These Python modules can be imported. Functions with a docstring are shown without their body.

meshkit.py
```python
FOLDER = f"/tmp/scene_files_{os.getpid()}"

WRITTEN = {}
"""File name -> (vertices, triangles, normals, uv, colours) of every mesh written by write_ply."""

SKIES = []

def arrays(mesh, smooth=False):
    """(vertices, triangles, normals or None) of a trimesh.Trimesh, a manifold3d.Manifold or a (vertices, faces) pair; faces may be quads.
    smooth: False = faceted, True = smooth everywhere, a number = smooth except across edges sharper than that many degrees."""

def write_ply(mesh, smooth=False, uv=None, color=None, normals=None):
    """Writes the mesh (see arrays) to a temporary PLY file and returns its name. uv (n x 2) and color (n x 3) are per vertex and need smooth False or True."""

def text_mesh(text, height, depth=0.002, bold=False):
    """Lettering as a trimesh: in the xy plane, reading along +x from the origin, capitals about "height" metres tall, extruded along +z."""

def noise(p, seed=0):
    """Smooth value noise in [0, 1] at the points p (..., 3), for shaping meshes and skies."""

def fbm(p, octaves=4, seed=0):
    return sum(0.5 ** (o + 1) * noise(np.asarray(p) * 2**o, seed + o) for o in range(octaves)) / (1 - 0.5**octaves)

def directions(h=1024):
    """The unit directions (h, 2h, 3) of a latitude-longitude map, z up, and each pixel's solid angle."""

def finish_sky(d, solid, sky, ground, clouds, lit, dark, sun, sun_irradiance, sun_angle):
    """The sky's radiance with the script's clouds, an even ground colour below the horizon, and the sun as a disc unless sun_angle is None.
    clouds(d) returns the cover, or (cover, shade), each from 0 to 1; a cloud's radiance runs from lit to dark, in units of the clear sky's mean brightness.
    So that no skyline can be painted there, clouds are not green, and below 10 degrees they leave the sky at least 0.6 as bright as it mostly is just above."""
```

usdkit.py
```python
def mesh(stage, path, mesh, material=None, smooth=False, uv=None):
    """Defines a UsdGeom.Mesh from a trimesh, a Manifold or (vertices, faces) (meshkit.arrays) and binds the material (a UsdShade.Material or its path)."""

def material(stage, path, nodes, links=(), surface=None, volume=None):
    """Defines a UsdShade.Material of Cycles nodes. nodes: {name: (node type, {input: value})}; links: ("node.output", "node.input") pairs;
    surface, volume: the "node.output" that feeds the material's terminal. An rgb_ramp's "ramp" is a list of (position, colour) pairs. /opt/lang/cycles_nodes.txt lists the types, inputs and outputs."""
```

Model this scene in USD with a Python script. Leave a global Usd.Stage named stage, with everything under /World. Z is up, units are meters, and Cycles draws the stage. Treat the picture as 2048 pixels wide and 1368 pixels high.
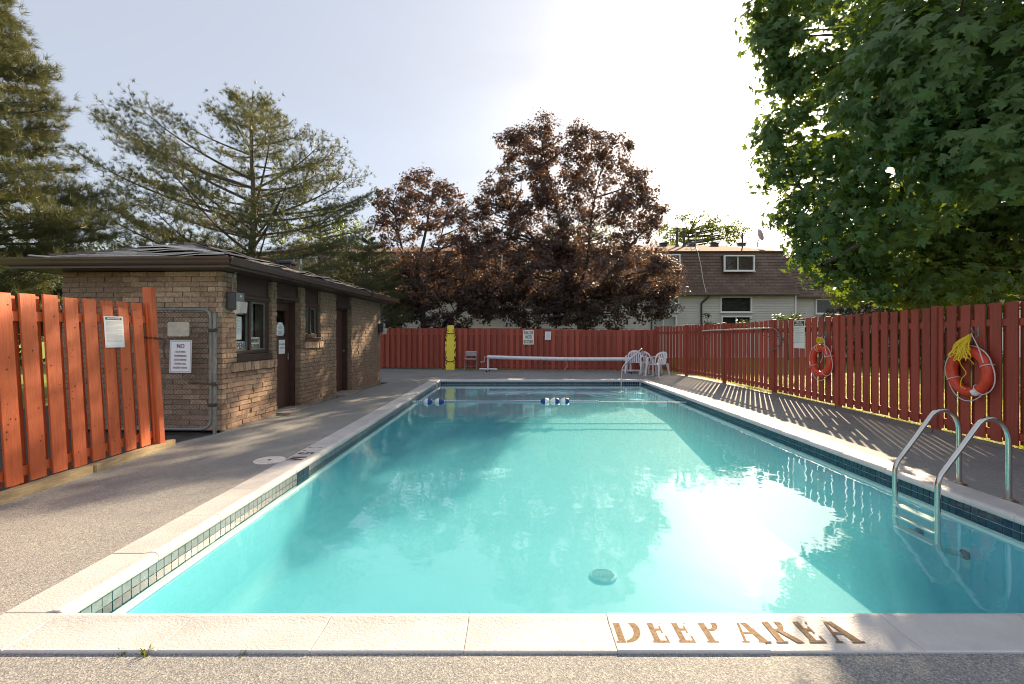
import math, random
import numpy as np, trimesh, usdkit, meshkit
from shapely.geometry import Polygon, box as sbox
from shapely.ops import unary_union
from pxr import Usd, UsdGeom, UsdLux, UsdShade, Gf, Sdf, Vt

PI = math.pi
stage = Usd.Stage.CreateInMemory()
UsdGeom.SetStageUpAxis(stage, UsdGeom.Tokens.z)
UsdGeom.SetStageMetersPerUnit(stage, 1.0)
stage.SetDefaultPrim(UsdGeom.Xform.Define(stage, '/World').GetPrim())
UsdGeom.Scope.Define(stage, '/World/Looks')

# ------------------------------------------------------------------ camera, sky, sun, exposure
EYE = 1.4
cam = UsdGeom.Camera.Define(stage, '/World/camera')
cam.AddTranslateOp().Set(Gf.Vec3d(0, 0, EYE))
cam.AddRotateXOp().Set(90.0)
cam.CreateFocalLengthAttr(17.0)
cam.CreateHorizontalApertureAttr(36.0)
cam.CreateVerticalApertureAttr(36.0 * 684 / 1024)
cam.CreateHorizontalApertureOffsetAttr(-4 * 36 / 2048)
cam.CreateVerticalApertureOffsetAttr(-15 * 36 / 2048)
cam.CreateClippingRangeAttr(Gf.Vec2f(0.05, 5000))
cam.CreateExposureAttr(2.35)

SUN_AZ, SUN_EL = math.atan2(0.49, 1.0), math.radians(24.2)
SUN = np.array([math.sin(SUN_AZ) * math.cos(SUN_EL), math.cos(SUN_AZ) * math.cos(SUN_EL), math.sin(SUN_EL)])
sky_mat = usdkit.material(stage, '/World/Looks/sky', {
    'tc': ('texture_coordinate', {}),
    'sky': ('sky_texture', {'sky_type': 'single_scattering', 'sun_disc': False, 'sun_elevation': SUN_EL, 'sun_rotation': SUN_AZ,
                            'altitude': 100.0, 'air_density': 1.0, 'aerosol_density': 1.4, 'ozone_density': 1.0}),
    'mp': ('mapping', {'scale': (1.6, 1.6, 4.5)}),
    'n': ('noise_texture', {'scale': 1.3, 'detail': 7.0, 'roughness': 0.55}),
    'r': ('rgb_ramp', {'ramp': [(0.0, (0.70,) * 3), (0.42, (0.76,) * 3), (0.6, (0.83,) * 3), (0.75, (0.92,) * 3), (1.0, (0.95,) * 3)]}),
    'cl': ('mix_color', {'a': (0, 0, 0), 'b': (2.5, 2.62, 2.92)}),
    'dt': ('vector_math', {'math_type': 'dot_product', 'vector2': tuple(SUN)}), 'dc': ('math', {'math_type': 'maximum', 'value2': 0.0}), 'pw': ('math', {'math_type': 'power', 'value2': 85.0}), 'au': ('mix_color', {'a': (0, 0, 0), 'b': (15.0, 14.0, 12.4), 'use_clamp': False}), 'pw2': ('math', {'math_type': 'power', 'value2': 9.0}), 'au2': ('mix_color', {'a': (0, 0, 0), 'b': (1.2, 1.1, 0.95), 'use_clamp': False}), 'ad2': ('mix_color', {'blend_type': 'add', 'fac': 1.0, 'use_clamp': False}), 'ad': ('mix_color', {'blend_type': 'add', 'fac': 1.0, 'use_clamp': False}),
    'bg': ('background_shader', {'strength': 0.05}),
}, [('tc.generated', 'mp.vector'), ('mp.vector', 'n.vector'), ('n.fac', 'r.fac'), ('r.color', 'cl.fac'), ('sky.color', 'cl.a'), ('tc.generated', 'dt.vector1'), ('dt.value', 'dc.value1'), ('dc.value', 'pw.value1'), ('pw.value', 'au.fac'), ('cl.result', 'ad.a'), ('au.result', 'ad.b'), ('dc.value', 'pw2.value1'), ('pw2.value', 'au2.fac'), ('ad.result', 'ad2.a'), ('au2.result', 'ad2.b'), ('ad2.result', 'bg.color')], surface='bg.background')
dome = UsdLux.DomeLight.Define(stage, '/World/sky')
UsdShade.MaterialBindingAPI.Apply(dome.GetPrim()).Bind(sky_mat)
dome.GetPrim().SetCustomDataByKey('kind', 'structure')
sun = UsdLux.DistantLight.Define(stage, '/World/sun')
sun.CreateNormalizeAttr(True)
sun.CreateIntensityAttr(0.68)
sun.CreateAngleAttr(0.5)
sun.CreateColorAttr(Gf.Vec3f(1.0, 0.78, 0.52))
sun.AddRotateZOp().Set(-math.degrees(SUN_AZ))
sun.AddRotateXOp().Set(-(90 - math.degrees(SUN_EL)))

# ------------------------------------------------------------------ measuring helpers (pixel of the photograph -> metres)
FPX, VX, HY = 17 / 36 * 2048, 1028.0, 669.0
def P(px, py, Y):
    return np.array([(px - VX) / FPX * Y, Y, EYE - (py - HY) / FPX * Y])
def G(px, py, z=0.0):
    return P(px, py, (EYE - z) * FPX / (py - HY))

# ------------------------------------------------------------------ mesh helpers
class MB:
    def __init__(s): s.v, s.f, s.n = [], [], 0
    def add(s, v, f):
        v = np.asarray(v, float); f = np.asarray(f, int)
        if f.shape[1] == 4: f = np.vstack([f[:, [0, 1, 2]], f[:, [0, 2, 3]]])
        s.v.append(v); s.f.append(f + s.n); s.n += len(v)
        return s
    def arrays(s): return np.vstack(s.v), np.vstack(s.f)
    def box(s, c, size, rot=None, ch=0.0):
        """box centred at c; ch bevels the edges"""
        hx, hy, hz = np.asarray(size, float) / 2
        if ch <= 0:
            v = np.array([[x, y, z] for x in (-hx, hx) for y in (-hy, hy) for z in (-hz, hz)])
            f = np.array([[0, 1, 3, 2], [4, 6, 7, 5], [0, 4, 5, 1], [2, 3, 7, 6], [0, 2, 6, 4], [1, 5, 7, 3]])
        else:
            pts = []
            for sx in (-1, 1):
                for sy in (-1, 1):
                    for sz in (-1, 1):
                        pts += [[sx * hx, sy * (hy - ch), sz * (hz - ch)], [sx * (hx - ch), sy * hy, sz * (hz - ch)], [sx * (hx - ch), sy * (hy - ch), sz * hz]]
            hull = trimesh.convex.convex_hull(np.array(pts))
            v, f = np.array(hull.vertices), np.array(hull.faces)
        if rot is not None: v = v @ np.asarray(rot).T
        return s.add(v + np.asarray(c, float), f)
    def tube(s, pts, r, n=8, caps=True):
        pts = np.asarray(pts, float); k = len(pts)
        r = np.broadcast_to(np.asarray(r, float), (k,))
        t = np.gradient(pts, axis=0); t /= np.maximum(np.linalg.norm(t, axis=1, keepdims=True), 1e-9)
        ref = np.array([0, 0, 1.0]) if abs(t[0][2]) < 0.9 else np.array([1.0, 0, 0])
        u = ref - t[0] * (ref @ t[0]); u /= np.linalg.norm(u)
        a = np.arange(n) / n * 2 * PI; rings = []
        for i in range(k):
            u = u - t[i] * (u @ t[i]); u /= max(np.linalg.norm(u), 1e-9)
            w = np.cross(t[i], u)
            rings.append(pts[i] + r[i] * (np.cos(a)[:, None] * u + np.sin(a)[:, None] * w))
        v = np.vstack(rings); f = []
        for i in range(k - 1):
            for j in range(n):
                f.append([i * n + j, i * n + (j + 1) % n, (i + 1) * n + (j + 1) % n, (i + 1) * n + j])
        f = np.array(f); f = np.vstack([f[:, [0, 1, 2]], f[:, [0, 2, 3]]])
        if caps:
            v = np.vstack([v, pts[0], pts[-1]]); m = len(v)
            f = np.vstack([f] + [[[m - 2, (j + 1) % n, j], [m - 1, (k - 1) * n + j, (k - 1) * n + (j + 1) % n]] for j in range(n)])
        return s.add(v, f)
    def lathe(s, prof, c=(0, 0, 0), rot=None, n=24):
        """prof: (radius, z) rows, closed at its ends"""
        prof = np.asarray(prof, float); k = len(prof); a = np.arange(n) / n * 2 * PI
        v = np.stack([prof[:, 0, None] * np.cos(a), prof[:, 0, None] * np.sin(a), np.repeat(prof[:, 1, None], n, 1)], -1).reshape(-1, 3)
        f = np.array([[i * n + j, i * n + (j + 1) % n, (i + 1) * n + (j + 1) % n, (i + 1) * n + j] for i in range(k - 1) for j in range(n)])
        if rot is not None: v = v @ np.asarray(rot).T
        return s.add(v + np.asarray(c, float), f)
    def prism(s, poly, h, M=None, o=(0, 0, 0)):
        """extrudes shapely polygons by h along z, then columns of M and offset o"""
        for g in getattr(poly, 'geoms', [poly]):
            if g.is_empty or g.area < 1e-9: continue
            m = trimesh.creation.extrude_polygon(g, h, engine='earcut')
            v = np.array(m.vertices)
            if M is not None: v = v @ np.asarray(M, float).T
            s.add(v + np.asarray(o, float), np.array(m.faces))
        return s
    def mesh(s, m, M=None, o=(0, 0, 0)):
        v = np.array(m.vertices)
        if M is not None: v = v @ np.asarray(M, float).T
        return s.add(v + np.asarray(o, float), np.array(m.faces))
    def quad(s, a, b, c, d): return s.add([a, b, c, d], [[0, 1, 2, 3]])
    def xf(s, M, o=(0, 0, 0)):
        s.v = [v @ np.asarray(M).T + np.asarray(o, float) for v in s.v]; return s

def rz(a): c, q = math.cos(a), math.sin(a); return np.array([[c, -q, 0], [q, c, 0], [0, 0, 1.0]])
def rx(a): c, q = math.cos(a), math.sin(a); return np.array([[1.0, 0, 0], [0, c, -q], [0, q, c]])
def ry(a): c, q = math.cos(a), math.sin(a); return np.array([[c, 0, q], [0, 1.0, 0], [-q, 0, c]])
def unit(v): v = np.asarray(v, float); return v / np.linalg.norm(v)
def curve(pts, n=24):
    """Catmull-Rom through pts"""
    p = np.asarray(pts, float); p = np.vstack([2 * p[0] - p[1], p, 2 * p[-1] - p[-2]]); out = []
    for i in range(1, len(p) - 2):
        for t in np.linspace(0, 1, max(2, n // (len(p) - 3)), endpoint=False):
            out.append(0.5 * (2 * p[i] + (p[i + 1] - p[i - 1]) * t + (2 * p[i - 1] - 5 * p[i] + 4 * p[i + 1] - p[i + 2]) * t**2 + (3 * p[i] - p[i - 1] - 3 * p[i + 1] + p[i + 2]) * t**3))
    return np.array(out + [p[-2]])
def fillet(pts, r, n=6):
    """polyline with rounded corners"""
    pts = [np.asarray(p, float) for p in pts]; out = [pts[0]]
    for a, b, c in zip(pts, pts[1:], pts[2:]):
        u, w = a - b, c - b; lu, lw = np.linalg.norm(u), np.linalg.norm(w); d = min(r, lu * 0.49, lw * 0.49)
        p, q = b + u / lu * d, b + w / lw * d
        out += [(1 - t)**2 * p + 2 * t * (1 - t) * b + t * t * q for t in np.linspace(0, 1, n)]
    return np.array(out + [pts[-1]])

# ------------------------------------------------------------------ prims
USED = {}
def numbered(parent, name):
    k = USED.get((parent, name), 0); USED[(parent, name)] = k + 1
    return f'{parent}/{name}' if k == 0 else f'{parent}/{name}_{k:03d}'
LOC = {}
def cd(prim, **kw):
    for k, v in kw.items():
        if v: prim.SetCustomDataByKey(k, v)
def thing(name, label, category, loc=(0, 0, 0), rot=0.0, group=None, kind=None):
    """an empty at the thing's base; parts are given in world coordinates and stored relative to it"""
    path = numbered('/World', name)
    x = UsdGeom.Xform.Define(stage, path)
    x.AddTranslateOp().Set(Gf.Vec3d(*map(float, loc))); x.AddRotateZOp().Set(math.degrees(rot))
    cd(x.GetPrim(), label=label, category=category, group=group, kind=kind)
    LOC[path] = (np.asarray(loc, float), rz(rot))
    return path
def obj(name, mb, material, parent=None, local=False, smooth=False, label=None, category=None, group=None, kind=None):
    path = numbered(parent or '/World', name)
    v, f = mb.arrays() if isinstance(mb, MB) else (np.array(mb[0]), np.array(mb[1]))
    if parent and not local:
        top = '/'.join(parent.split('/')[:3])
        if top in LOC:
            o, R = LOC[top]; v = (v - o) @ R
    m = usdkit.mesh(stage, path, (v, f), material, smooth=smooth)
    cd(m.GetPrim(), label=label, category=category, group=group, kind=kind)
    return path
def copy_of(path, name, loc, rot, label, category, group=None):
    new = numbered('/World', name)
    x = UsdGeom.Xform.Define(stage, new)
    x.GetPrim().GetReferences().AddInternalReference(path)
    x.ClearXformOpOrder()
    for a in ('xformOp:translate', 'xformOp:rotateZ'):
        pass
    x.AddTranslateOp().Set(Gf.Vec3d(*map(float, loc))); x.AddRotateZOp().Set(math.degrees(rot))
    x.GetPrim().SetInstanceable(True)
    cd(x.GetPrim(), label=label, category=category, group=group)
    return new

# ------------------------------------------------------------------ materials
MATS = {}
def mat(name, col, rough=0.6, var=0.0, vscale=6.0, stretch=(1, 1, 1), bump=0.0, bscale=60.0, rand=0.0, island=0.0, metal=0.0, spec=0.5, col2=None, coat=0.0, fine=0.0, fscale=200.0, ramp=None):
    """principled paint: noise mixes col with col2 (or a darker col), rand / island vary the tone per object / per piece"""
    nodes = {'g': ('geometry', {}), 'm': ('mapping', {'scale': stretch}), 'p': ('principled_bsdf', {'roughness': rough, 'metallic': metal, 'specular_ior_level': spec, 'coat_weight': coat})}
    links = [('g.position', 'm.vector')]
    c2 = col2 or tuple(x * (1 - var) for x in col)
    c1 = col if col2 else tuple(x * (1 + var) for x in col)
    nodes['n'] = ('noise_texture', {'scale': vscale, 'detail': 6.0, 'roughness': 0.62})
    nodes['r'] = ('rgb_ramp', {'ramp': ramp or [(0.3, c2), (0.7, c1)]})
    links += [('m.vector', 'n.vector'), ('n.fac', 'r.fac')]
    out = 'r.color'
    if fine:
        nodes['fn'] = ('noise_texture', {'scale': fscale, 'detail': 3.0, 'roughness': 0.7})
        nodes['fr'] = ('rgb_ramp', {'ramp': [(0.3, (1 - fine,) * 3), (0.7, (1 + fine * 0.8,) * 3)]})
        nodes['fm'] = ('mix_color', {'blend_type': 'multiply', 'fac': 1.0, 'use_clamp': False})
        links += [('m.vector', 'fn.vector'), ('fn.fac', 'fr.fac'), (out, 'fm.a'), ('fr.color', 'fm.b')]; out = 'fm.result'
    for key, amt, src in (('o', rand, ('object_info', 'random')), ('i', island, ('geometry', 'random_per_island'))):
        if amt:
            nodes[key + 's'] = (src[0], {})
            nodes[key + 'r'] = ('map_range', {'from_min': 0.0, 'from_max': 1.0, 'to_min': 1 - amt, 'to_max': 1 + amt})
            nodes[key + 'h'] = ('hsv', {'hue': 0.5, 'saturation': 1.0, 'fac': 1.0})
            links += [(f'{key}s.{src[1]}', key + 'r.value'), (key + 'r.result', key + 'h.value'), (out, key + 'h.color')]; out = key + 'h.color'
    links.append((out, 'p.base_color'))
    if bump:
        nodes['bn'] = ('noise_texture', {'scale': bscale, 'detail': 5.0, 'roughness': 0.65})
        nodes['b'] = ('bump', {'strength': bump, 'distance': 0.01})
        links += [('m.vector', 'bn.vector'), ('bn.fac', 'b.height'), ('b.normal', 'p.normal')]
    MATS[name] = usdkit.material(stage, f'/World/Looks/{name}', nodes, links, surface='p.BSDF')
    return MATS[name]
def leafmat(name, refl, trans, rough=0.45, fac=0.42, var=0.35):
    nodes = {'g': ('geometry', {}), 'mr': ('map_range', {'to_min': 1 - var, 'to_max': 1 + var}), 'h1': ('hsv', {'color': refl, 'fac': 1.0, 'hue': 0.5, 'saturation': 1.0}), 'h2': ('hsv', {'color': trans, 'fac': 1.0, 'hue': 0.5, 'saturation': 1.0}),
             'p': ('principled_bsdf', {'roughness': rough, 'specular_ior_level': 0.4}), 't': ('translucent_bsdf', {}), 'mx': ('mix_closure', {'fac': fac})}
    links = [('g.random_per_island', 'mr.value'), ('mr.result', 'h1.value'), ('mr.result', 'h2.value'), ('h1.color', 'p.base_color'), ('h2.color', 't.color'), ('p.BSDF', 'mx.closure1'), ('t.BSDF', 'mx.closure2')]
    MATS[name] = usdkit.material(stage, f'/World/Looks/{name}', nodes, links, surface='mx.closure')
    return MATS[name]
def panemat(name, tint=(1, 1, 1), rough=0.01, ior=1.5):
    MATS[name] = usdkit.material(stage, f'/World/Looks/{name}', {'lw': ('layer_weight', {'blend': 0.5}), 'pw': ('math', {'math_type': 'power', 'value2': 5.0}), 'f': ('math', {'math_type': 'multiply_add', 'value2': 0.95, 'value3': 0.05}), 't': ('transparent_bsdf', {'color': tint}), 'g': ('glossy_bsdf', {'color': (1, 1, 1), 'roughness': rough}), 'm': ('mix_closure', {})},
                                 [('lw.facing', 'pw.value1'), ('pw.value', 'f.value1'), ('f.value', 'm.fac'), ('t.BSDF', 'm.closure1'), ('g.BSDF', 'm.closure2')], surface='m.closure')
    return MATS[name]

RED = mat('red_fence_paint', (0.31, 0.058, 0.033), 0.62, var=0.16, vscale=3.0, stretch=(14, 14, 0.8), bump=0.35, bscale=9.0, rand=0.2)
REDL = mat('orange_red_fence_paint', (0.60, 0.128, 0.038), 0.6, var=0.17, vscale=2.5, stretch=(14, 14, 0.9), bump=0.35, bscale=9.0, rand=0.10)
KNOT = mat('wood_knot', (0.16, 0.035, 0.015), 0.7, var=0.3, vscale=40)
RUST = mat('rusty_chain', (0.10, 0.06, 0.045), 0.6, var=0.3, vscale=40, metal=0.5)
TIMBER = mat('weathered_timber', (0.40, 0.31, 0.18), 0.85, var=0.3, vscale=4, stretch=(6, 1, 8), bump=0.5, bscale=10, fine=0.2, fscale=18, rand=0.1)
TIMBG = mat('grey_timber', (0.20, 0.17, 0.14), 0.85, var=0.3, vscale=4, stretch=(6, 1, 8), bump=0.5, bscale=10)
WHITEP = mat('coping_paint', (0.54, 0.525, 0.515), 0.6, var=0.12, vscale=3.5, bump=0.5, bscale=70.0, fine=0.05, fscale=90, rand=0.03)
def wornmat(name, col, col2):
    """paint worn off in patches: the mask shows what lies below"""
    MATS[name] = usdkit.material(stage, f'/World/Looks/{name}', {'g': ('geometry', {}), 'n': ('noise_texture', {'scale': 55.0, 'detail': 6.0, 'roughness': 0.75}), 'n2': ('noise_texture', {'scale': 9.0, 'detail': 3.0}), 'a': ('math', {'math_type': 'multiply_add', 'value2': 0.6}), 'r': ('map_range', {'from_min': 0.50, 'from_max': 0.64, 'clamp': True}),
        'c': ('rgb_ramp', {'ramp': [(0.35, col), (0.65, col2)]}), 'p': ('principled_bsdf', {'roughness': 0.9}), 't': ('transparent_bsdf', {}), 'm': ('mix_closure', {})},
        [('g.position', 'n.vector'), ('g.position', 'n2.vector'), ('n2.fac', 'a.value1'), ('n.fac', 'a.value3'), ('a.value', 'r.value'), ('n.fac', 'c.fac'), ('c.color', 'p.base_color'), ('r.result', 'm.fac'), ('t.BSDF', 'm.closure1'), ('p.BSDF', 'm.closure2')], surface='m.closure')
    return MATS[name]
LETTER = wornmat('worn_stencil_paint', (0.13, 0.075, 0.035), (0.30, 0.20, 0.11))
LETTERD = wornmat('worn_black_stencil', (0.05, 0.04, 0.035), (0.14, 0.11, 0.09))
TILE = mat('blue_tile', (0.022, 0.050, 0.088), 0.12, var=0.35, vscale=14, rand=0.28, island=0.25)
TILEP = mat('sunlit_pale_tile', (0.21, 0.25, 0.27), 0.3, var=0.2, vscale=20, rand=0.12, island=0.12)  # sunlight on the left wall, painted into its top tile row as a paler colour
GROUT = mat('tile_grout', (0.66, 0.66, 0.63), 0.8, var=0.1)
PLASTER = mat('pool_plaster', (0.20, 0.62, 0.74), 0.7, var=0.05, vscale=1.2, fine=0.04, fscale=25)
LEDGE = mat('pool_ledge_plaster', (0.62, 0.84, 0.80), 0.7, var=0.05, vscale=2)
NAVY = mat('navy_step_edge', (0.02, 0.04, 0.07), 0.5, var=0.2)
BRONZE = mat('brown_trim_paint', (0.050, 0.026, 0.019), 0.45, var=0.2, vscale=5, rand=0.1)
FASCIA = mat('brown_gutter_paint', (0.070, 0.043, 0.033), 0.3, var=0.2, vscale=2, spec=0.6)
DARKIN = mat('dark_interior', (0.02, 0.022, 0.02), 0.9)
DOORM = mat('brown_door_paint', (0.085, 0.040, 0.028), 0.35, var=0.1, vscale=2)
BRICKS = [mat(f'brick_tone_{w}', c, 0.9, var=0.28, vscale=22, bump=1.0, bscale=45, fine=0.28, fscale=60, rand=0.22) for w, c in
          (('tan', (0.43, 0.29, 0.19)), ('brown', (0.38, 0.245, 0.16)), ('buff', (0.455, 0.315, 0.21)), ('umber', (0.345, 0.22, 0.148)), ('rose', (0.41, 0.26, 0.18)))]
BRICKI = mat('brickwork', (0.41, 0.275, 0.18), 0.9, var=0.28, vscale=22, bump=1.0, bscale=45, fine=0.28, fscale=60, island=0.35)
MORTAR = mat('mortar', (0.15, 0.12, 0.095), 0.95, var=0.15, vscale=30)
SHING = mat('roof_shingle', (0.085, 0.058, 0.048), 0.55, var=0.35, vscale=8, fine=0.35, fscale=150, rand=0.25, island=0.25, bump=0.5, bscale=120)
SHEDGE = mat('lit_shingle_edge', (0.58, 0.54, 0.51), 0.3, var=0.2, vscale=8)  # pale strips paint in the light that the curled shingle edges catch
GALV = mat('galvanised_steel', (0.22, 0.225, 0.215), 0.5, var=0.25, vscale=14, metal=0.55)
GALVD = mat('galvanised_wire', (0.09, 0.09, 0.085), 0.55, metal=0.3, var=0.2, vscale=20)
STEEL = mat('stainless_steel', (0.62, 0.60, 0.56), 0.16, metal=1.0, var=0.12, vscale=7)
STEELD = mat('stained_steel', (0.36, 0.29, 0.22), 0.35, metal=0.9, var=0.35, vscale=18)
WHITEPL = mat('white_plastic', (0.74, 0.74, 0.76), 0.35, var=0.05, vscale=5)
PAPER = mat('white_paper', (0.78, 0.78, 0.80), 0.6, var=0.03)
SIGNW = mat('cream_sign', (0.74, 0.73, 0.64), 0.4, var=0.04, vscale=8)
SIGNG = mat('blank_metal_sign', (0.48, 0.42, 0.34), 0.4, var=0.18, vscale=14)
INK = mat('black_ink', (0.025, 0.025, 0.025), 0.6)
INKG = mat('grey_ink', (0.30, 0.31, 0.32), 0.7)
INKR = mat('maroon_ink', (0.19, 0.035, 0.06), 0.6)
INKB = mat('blue_ink', (0.10, 0.16, 0.42), 0.6)
YELLOW = mat('yellow_plastic', (0.80, 0.64, 0.045), 0.4, var=0.05)
ROPEY = mat('yellow_rope', (0.78, 0.55, 0.02), 0.55, var=0.15, vscale=200)
ROPEW = mat('white_rope', (0.62, 0.56, 0.56), 0.7, var=0.15, vscale=200)
RING = mat('red_orange_ring', (0.58, 0.055, 0.022), 0.35, var=0.14, vscale=9, fine=0.08, fscale=40)
BLACK = mat('black_webbing', (0.015, 0.015, 0.016), 0.6)
GREYPL = mat('grey_vinyl', (0.36, 0.34, 0.34), 0.45, var=0.05)
BLUEF = mat('blue_float', (0.015, 0.05, 0.20), 0.35)
WHITEF = mat('white_float', (0.76, 0.78, 0.78), 0.35)
ALU = mat('aluminium_tube', (0.66, 0.64, 0.68), 0.35, metal=0.25, var=0.05)
POLE = mat('aluminium_pole', (0.66, 0.58, 0.48), 0.35, metal=0.4, var=0.15, vscale=6)
SIDING = mat('white_vinyl_siding', (0.60, 0.575, 0.52), 0.55, var=0.05, vscale=1.5)
SIDINGG = mat('grey_vinyl_siding', (0.46, 0.45, 0.42), 0.55, var=0.05, vscale=1.5)
TRIMW = mat('white_window_trim', (0.78, 0.78, 0.76), 0.4)
CURTAIN = mat('drawn_blind', (0.42, 0.46, 0.43), 0.9, var=0.08, vscale=3)
CURTW = mat('pale_curtain', (0.58, 0.60, 0.58), 0.9, var=0.12, vscale=9, stretch=(1, 6, .3))
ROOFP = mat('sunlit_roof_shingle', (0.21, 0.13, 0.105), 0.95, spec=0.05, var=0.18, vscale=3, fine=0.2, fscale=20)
DARKM = mat('dark_painted_metal', (0.03, 0.028, 0.026), 0.45, var=0.2)
BARK = mat('maple_bark', (0.075, 0.062, 0.05), 0.9, var=0.35, vscale=12, stretch=(3, 3, .6), bump=0.8, bscale=14)
BARKP = mat('pine_bark', (0.12, 0.095, 0.08), 0.95, var=0.4, vscale=14, stretch=(2, 2, .7), bump=1.0, bscale=16)
BARKR = mat('red_brown_bark', (0.16, 0.085, 0.065), 0.95, var=0.35, vscale=14, stretch=(2, 2, .7), bump=1.0, bscale=16)
GLASS = panemat('window_glass', (0.92, 0.97, 0.95))
FROST = mat('ribbed_lamp_glass', (0.50, 0.48, 0.42), 0.25, var=0.25, vscale=20, stretch=(3, 3, 14))
LAMPB = mat('bronze_lamp_housing', (0.045, 0.042, 0.042), 0.4, var=0.15)
LAMPG = mat('grey_lamp_front', (0.20, 0.20, 0.21), 0.4)

LEAFG = leafmat('green_maple_leaf', (0.185, 0.325, 0.12), (0.36, 0.52, 0.04), fac=0.36, var=0.5)
LEAFP = leafmat('purple_maple_leaf', (0.215, 0.145, 0.135), (0.42, 0.23, 0.12), fac=0.36, var=0.5)
LEAFY = leafmat('yellow_green_leaf', (0.075, 0.125, 0.030), (0.30, 0.38, 0.04), fac=0.45)
LEAFD = leafmat('mid_green_leaf', (0.045, 0.085, 0.025), (0.14, 0.24, 0.03), fac=0.4)
NEEDLE = leafmat('pine_needle', (0.215, 0.27, 0.11), (0.28, 0.27, 0.07), fac=0.3, var=0.45)
NEEDLEB = leafmat('blue_green_needle', (0.062, 0.090, 0.058), (0.10, 0.13, 0.05), fac=0.25, var=0.4)
NEEDLEY = leafmat('young_pine_shoot', (0.26, 0.22, 0.085), (0.2, 0.18, 0.05), fac=0.25, var=0.3)
NEEDLES = leafmat('spruce_needle', (0.085, 0.115, 0.045), (0.22, 0.20, 0.05), fac=0.35, var=0.4)
GRASSB = leafmat('grass_blade', (0.13, 0.19, 0.02), (0.46, 0.48, 0.02), fac=0.5, var=0.4)

LAWN = mat('lawn', (0.13, 0.19, 0.02), 0.9, vscale=1.2, col2=(0.24, 0.25, 0.02), fine=0.35, fscale=30, bump=0.8, bscale=30)
DECKM = usdkit.material(stage, '/World/Looks/exposed_aggregate', {
    'g': ('geometry', {}),
    'v': ('voronoi_texture', {'scale': 190.0, 'feature': 'f1'}), 'sc': ('separate_color', {}),
    'r': ('rgb_ramp', {'ramp': [(0.0, (0.13, 0.135, 0.14)), (0.3, (0.21, 0.215, 0.217)), (0.6, (0.275, 0.277, 0.27)), (0.85, (0.355, 0.347, 0.325)), (1.0, (0.50, 0.485, 0.45))]}),
    'n': ('noise_texture', {'scale': 0.9, 'detail': 6.0, 'roughness': 0.6}), 'nr': ('rgb_ramp', {'ramp': [(0.28, (0.76, 0.76, 0.78)), (0.45, (0.95, 0.95, 0.95)), (0.7, (1.10, 1.09, 1.06))]}),
    'mx': ('mix_color', {'blend_type': 'multiply', 'fac': 1.0, 'use_clamp': False}),
    'b': ('bump', {'strength': 0.35, 'distance': 0.003}), 'p': ('principled_bsdf', {'roughness': 0.8, 'specular_ior_level': 0.4}),
}, [('g.position', 'v.vector'), ('v.color', 'sc.color'), ('sc.r', 'r.fac'), ('g.position', 'n.vector'), ('n.fac', 'nr.fac'), ('r.color', 'mx.a'), ('nr.color', 'mx.b'), ('mx.result', 'p.base_color'),
    ('v.distance', 'b.height'), ('b.normal', 'p.normal')], surface='p.BSDF')
GRAVEL = mat('dark_gravel', (0.085, 0.078, 0.07), 0.95, var=0.3, vscale=6, fine=0.5, fscale=90, bump=1.0, bscale=90)
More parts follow.
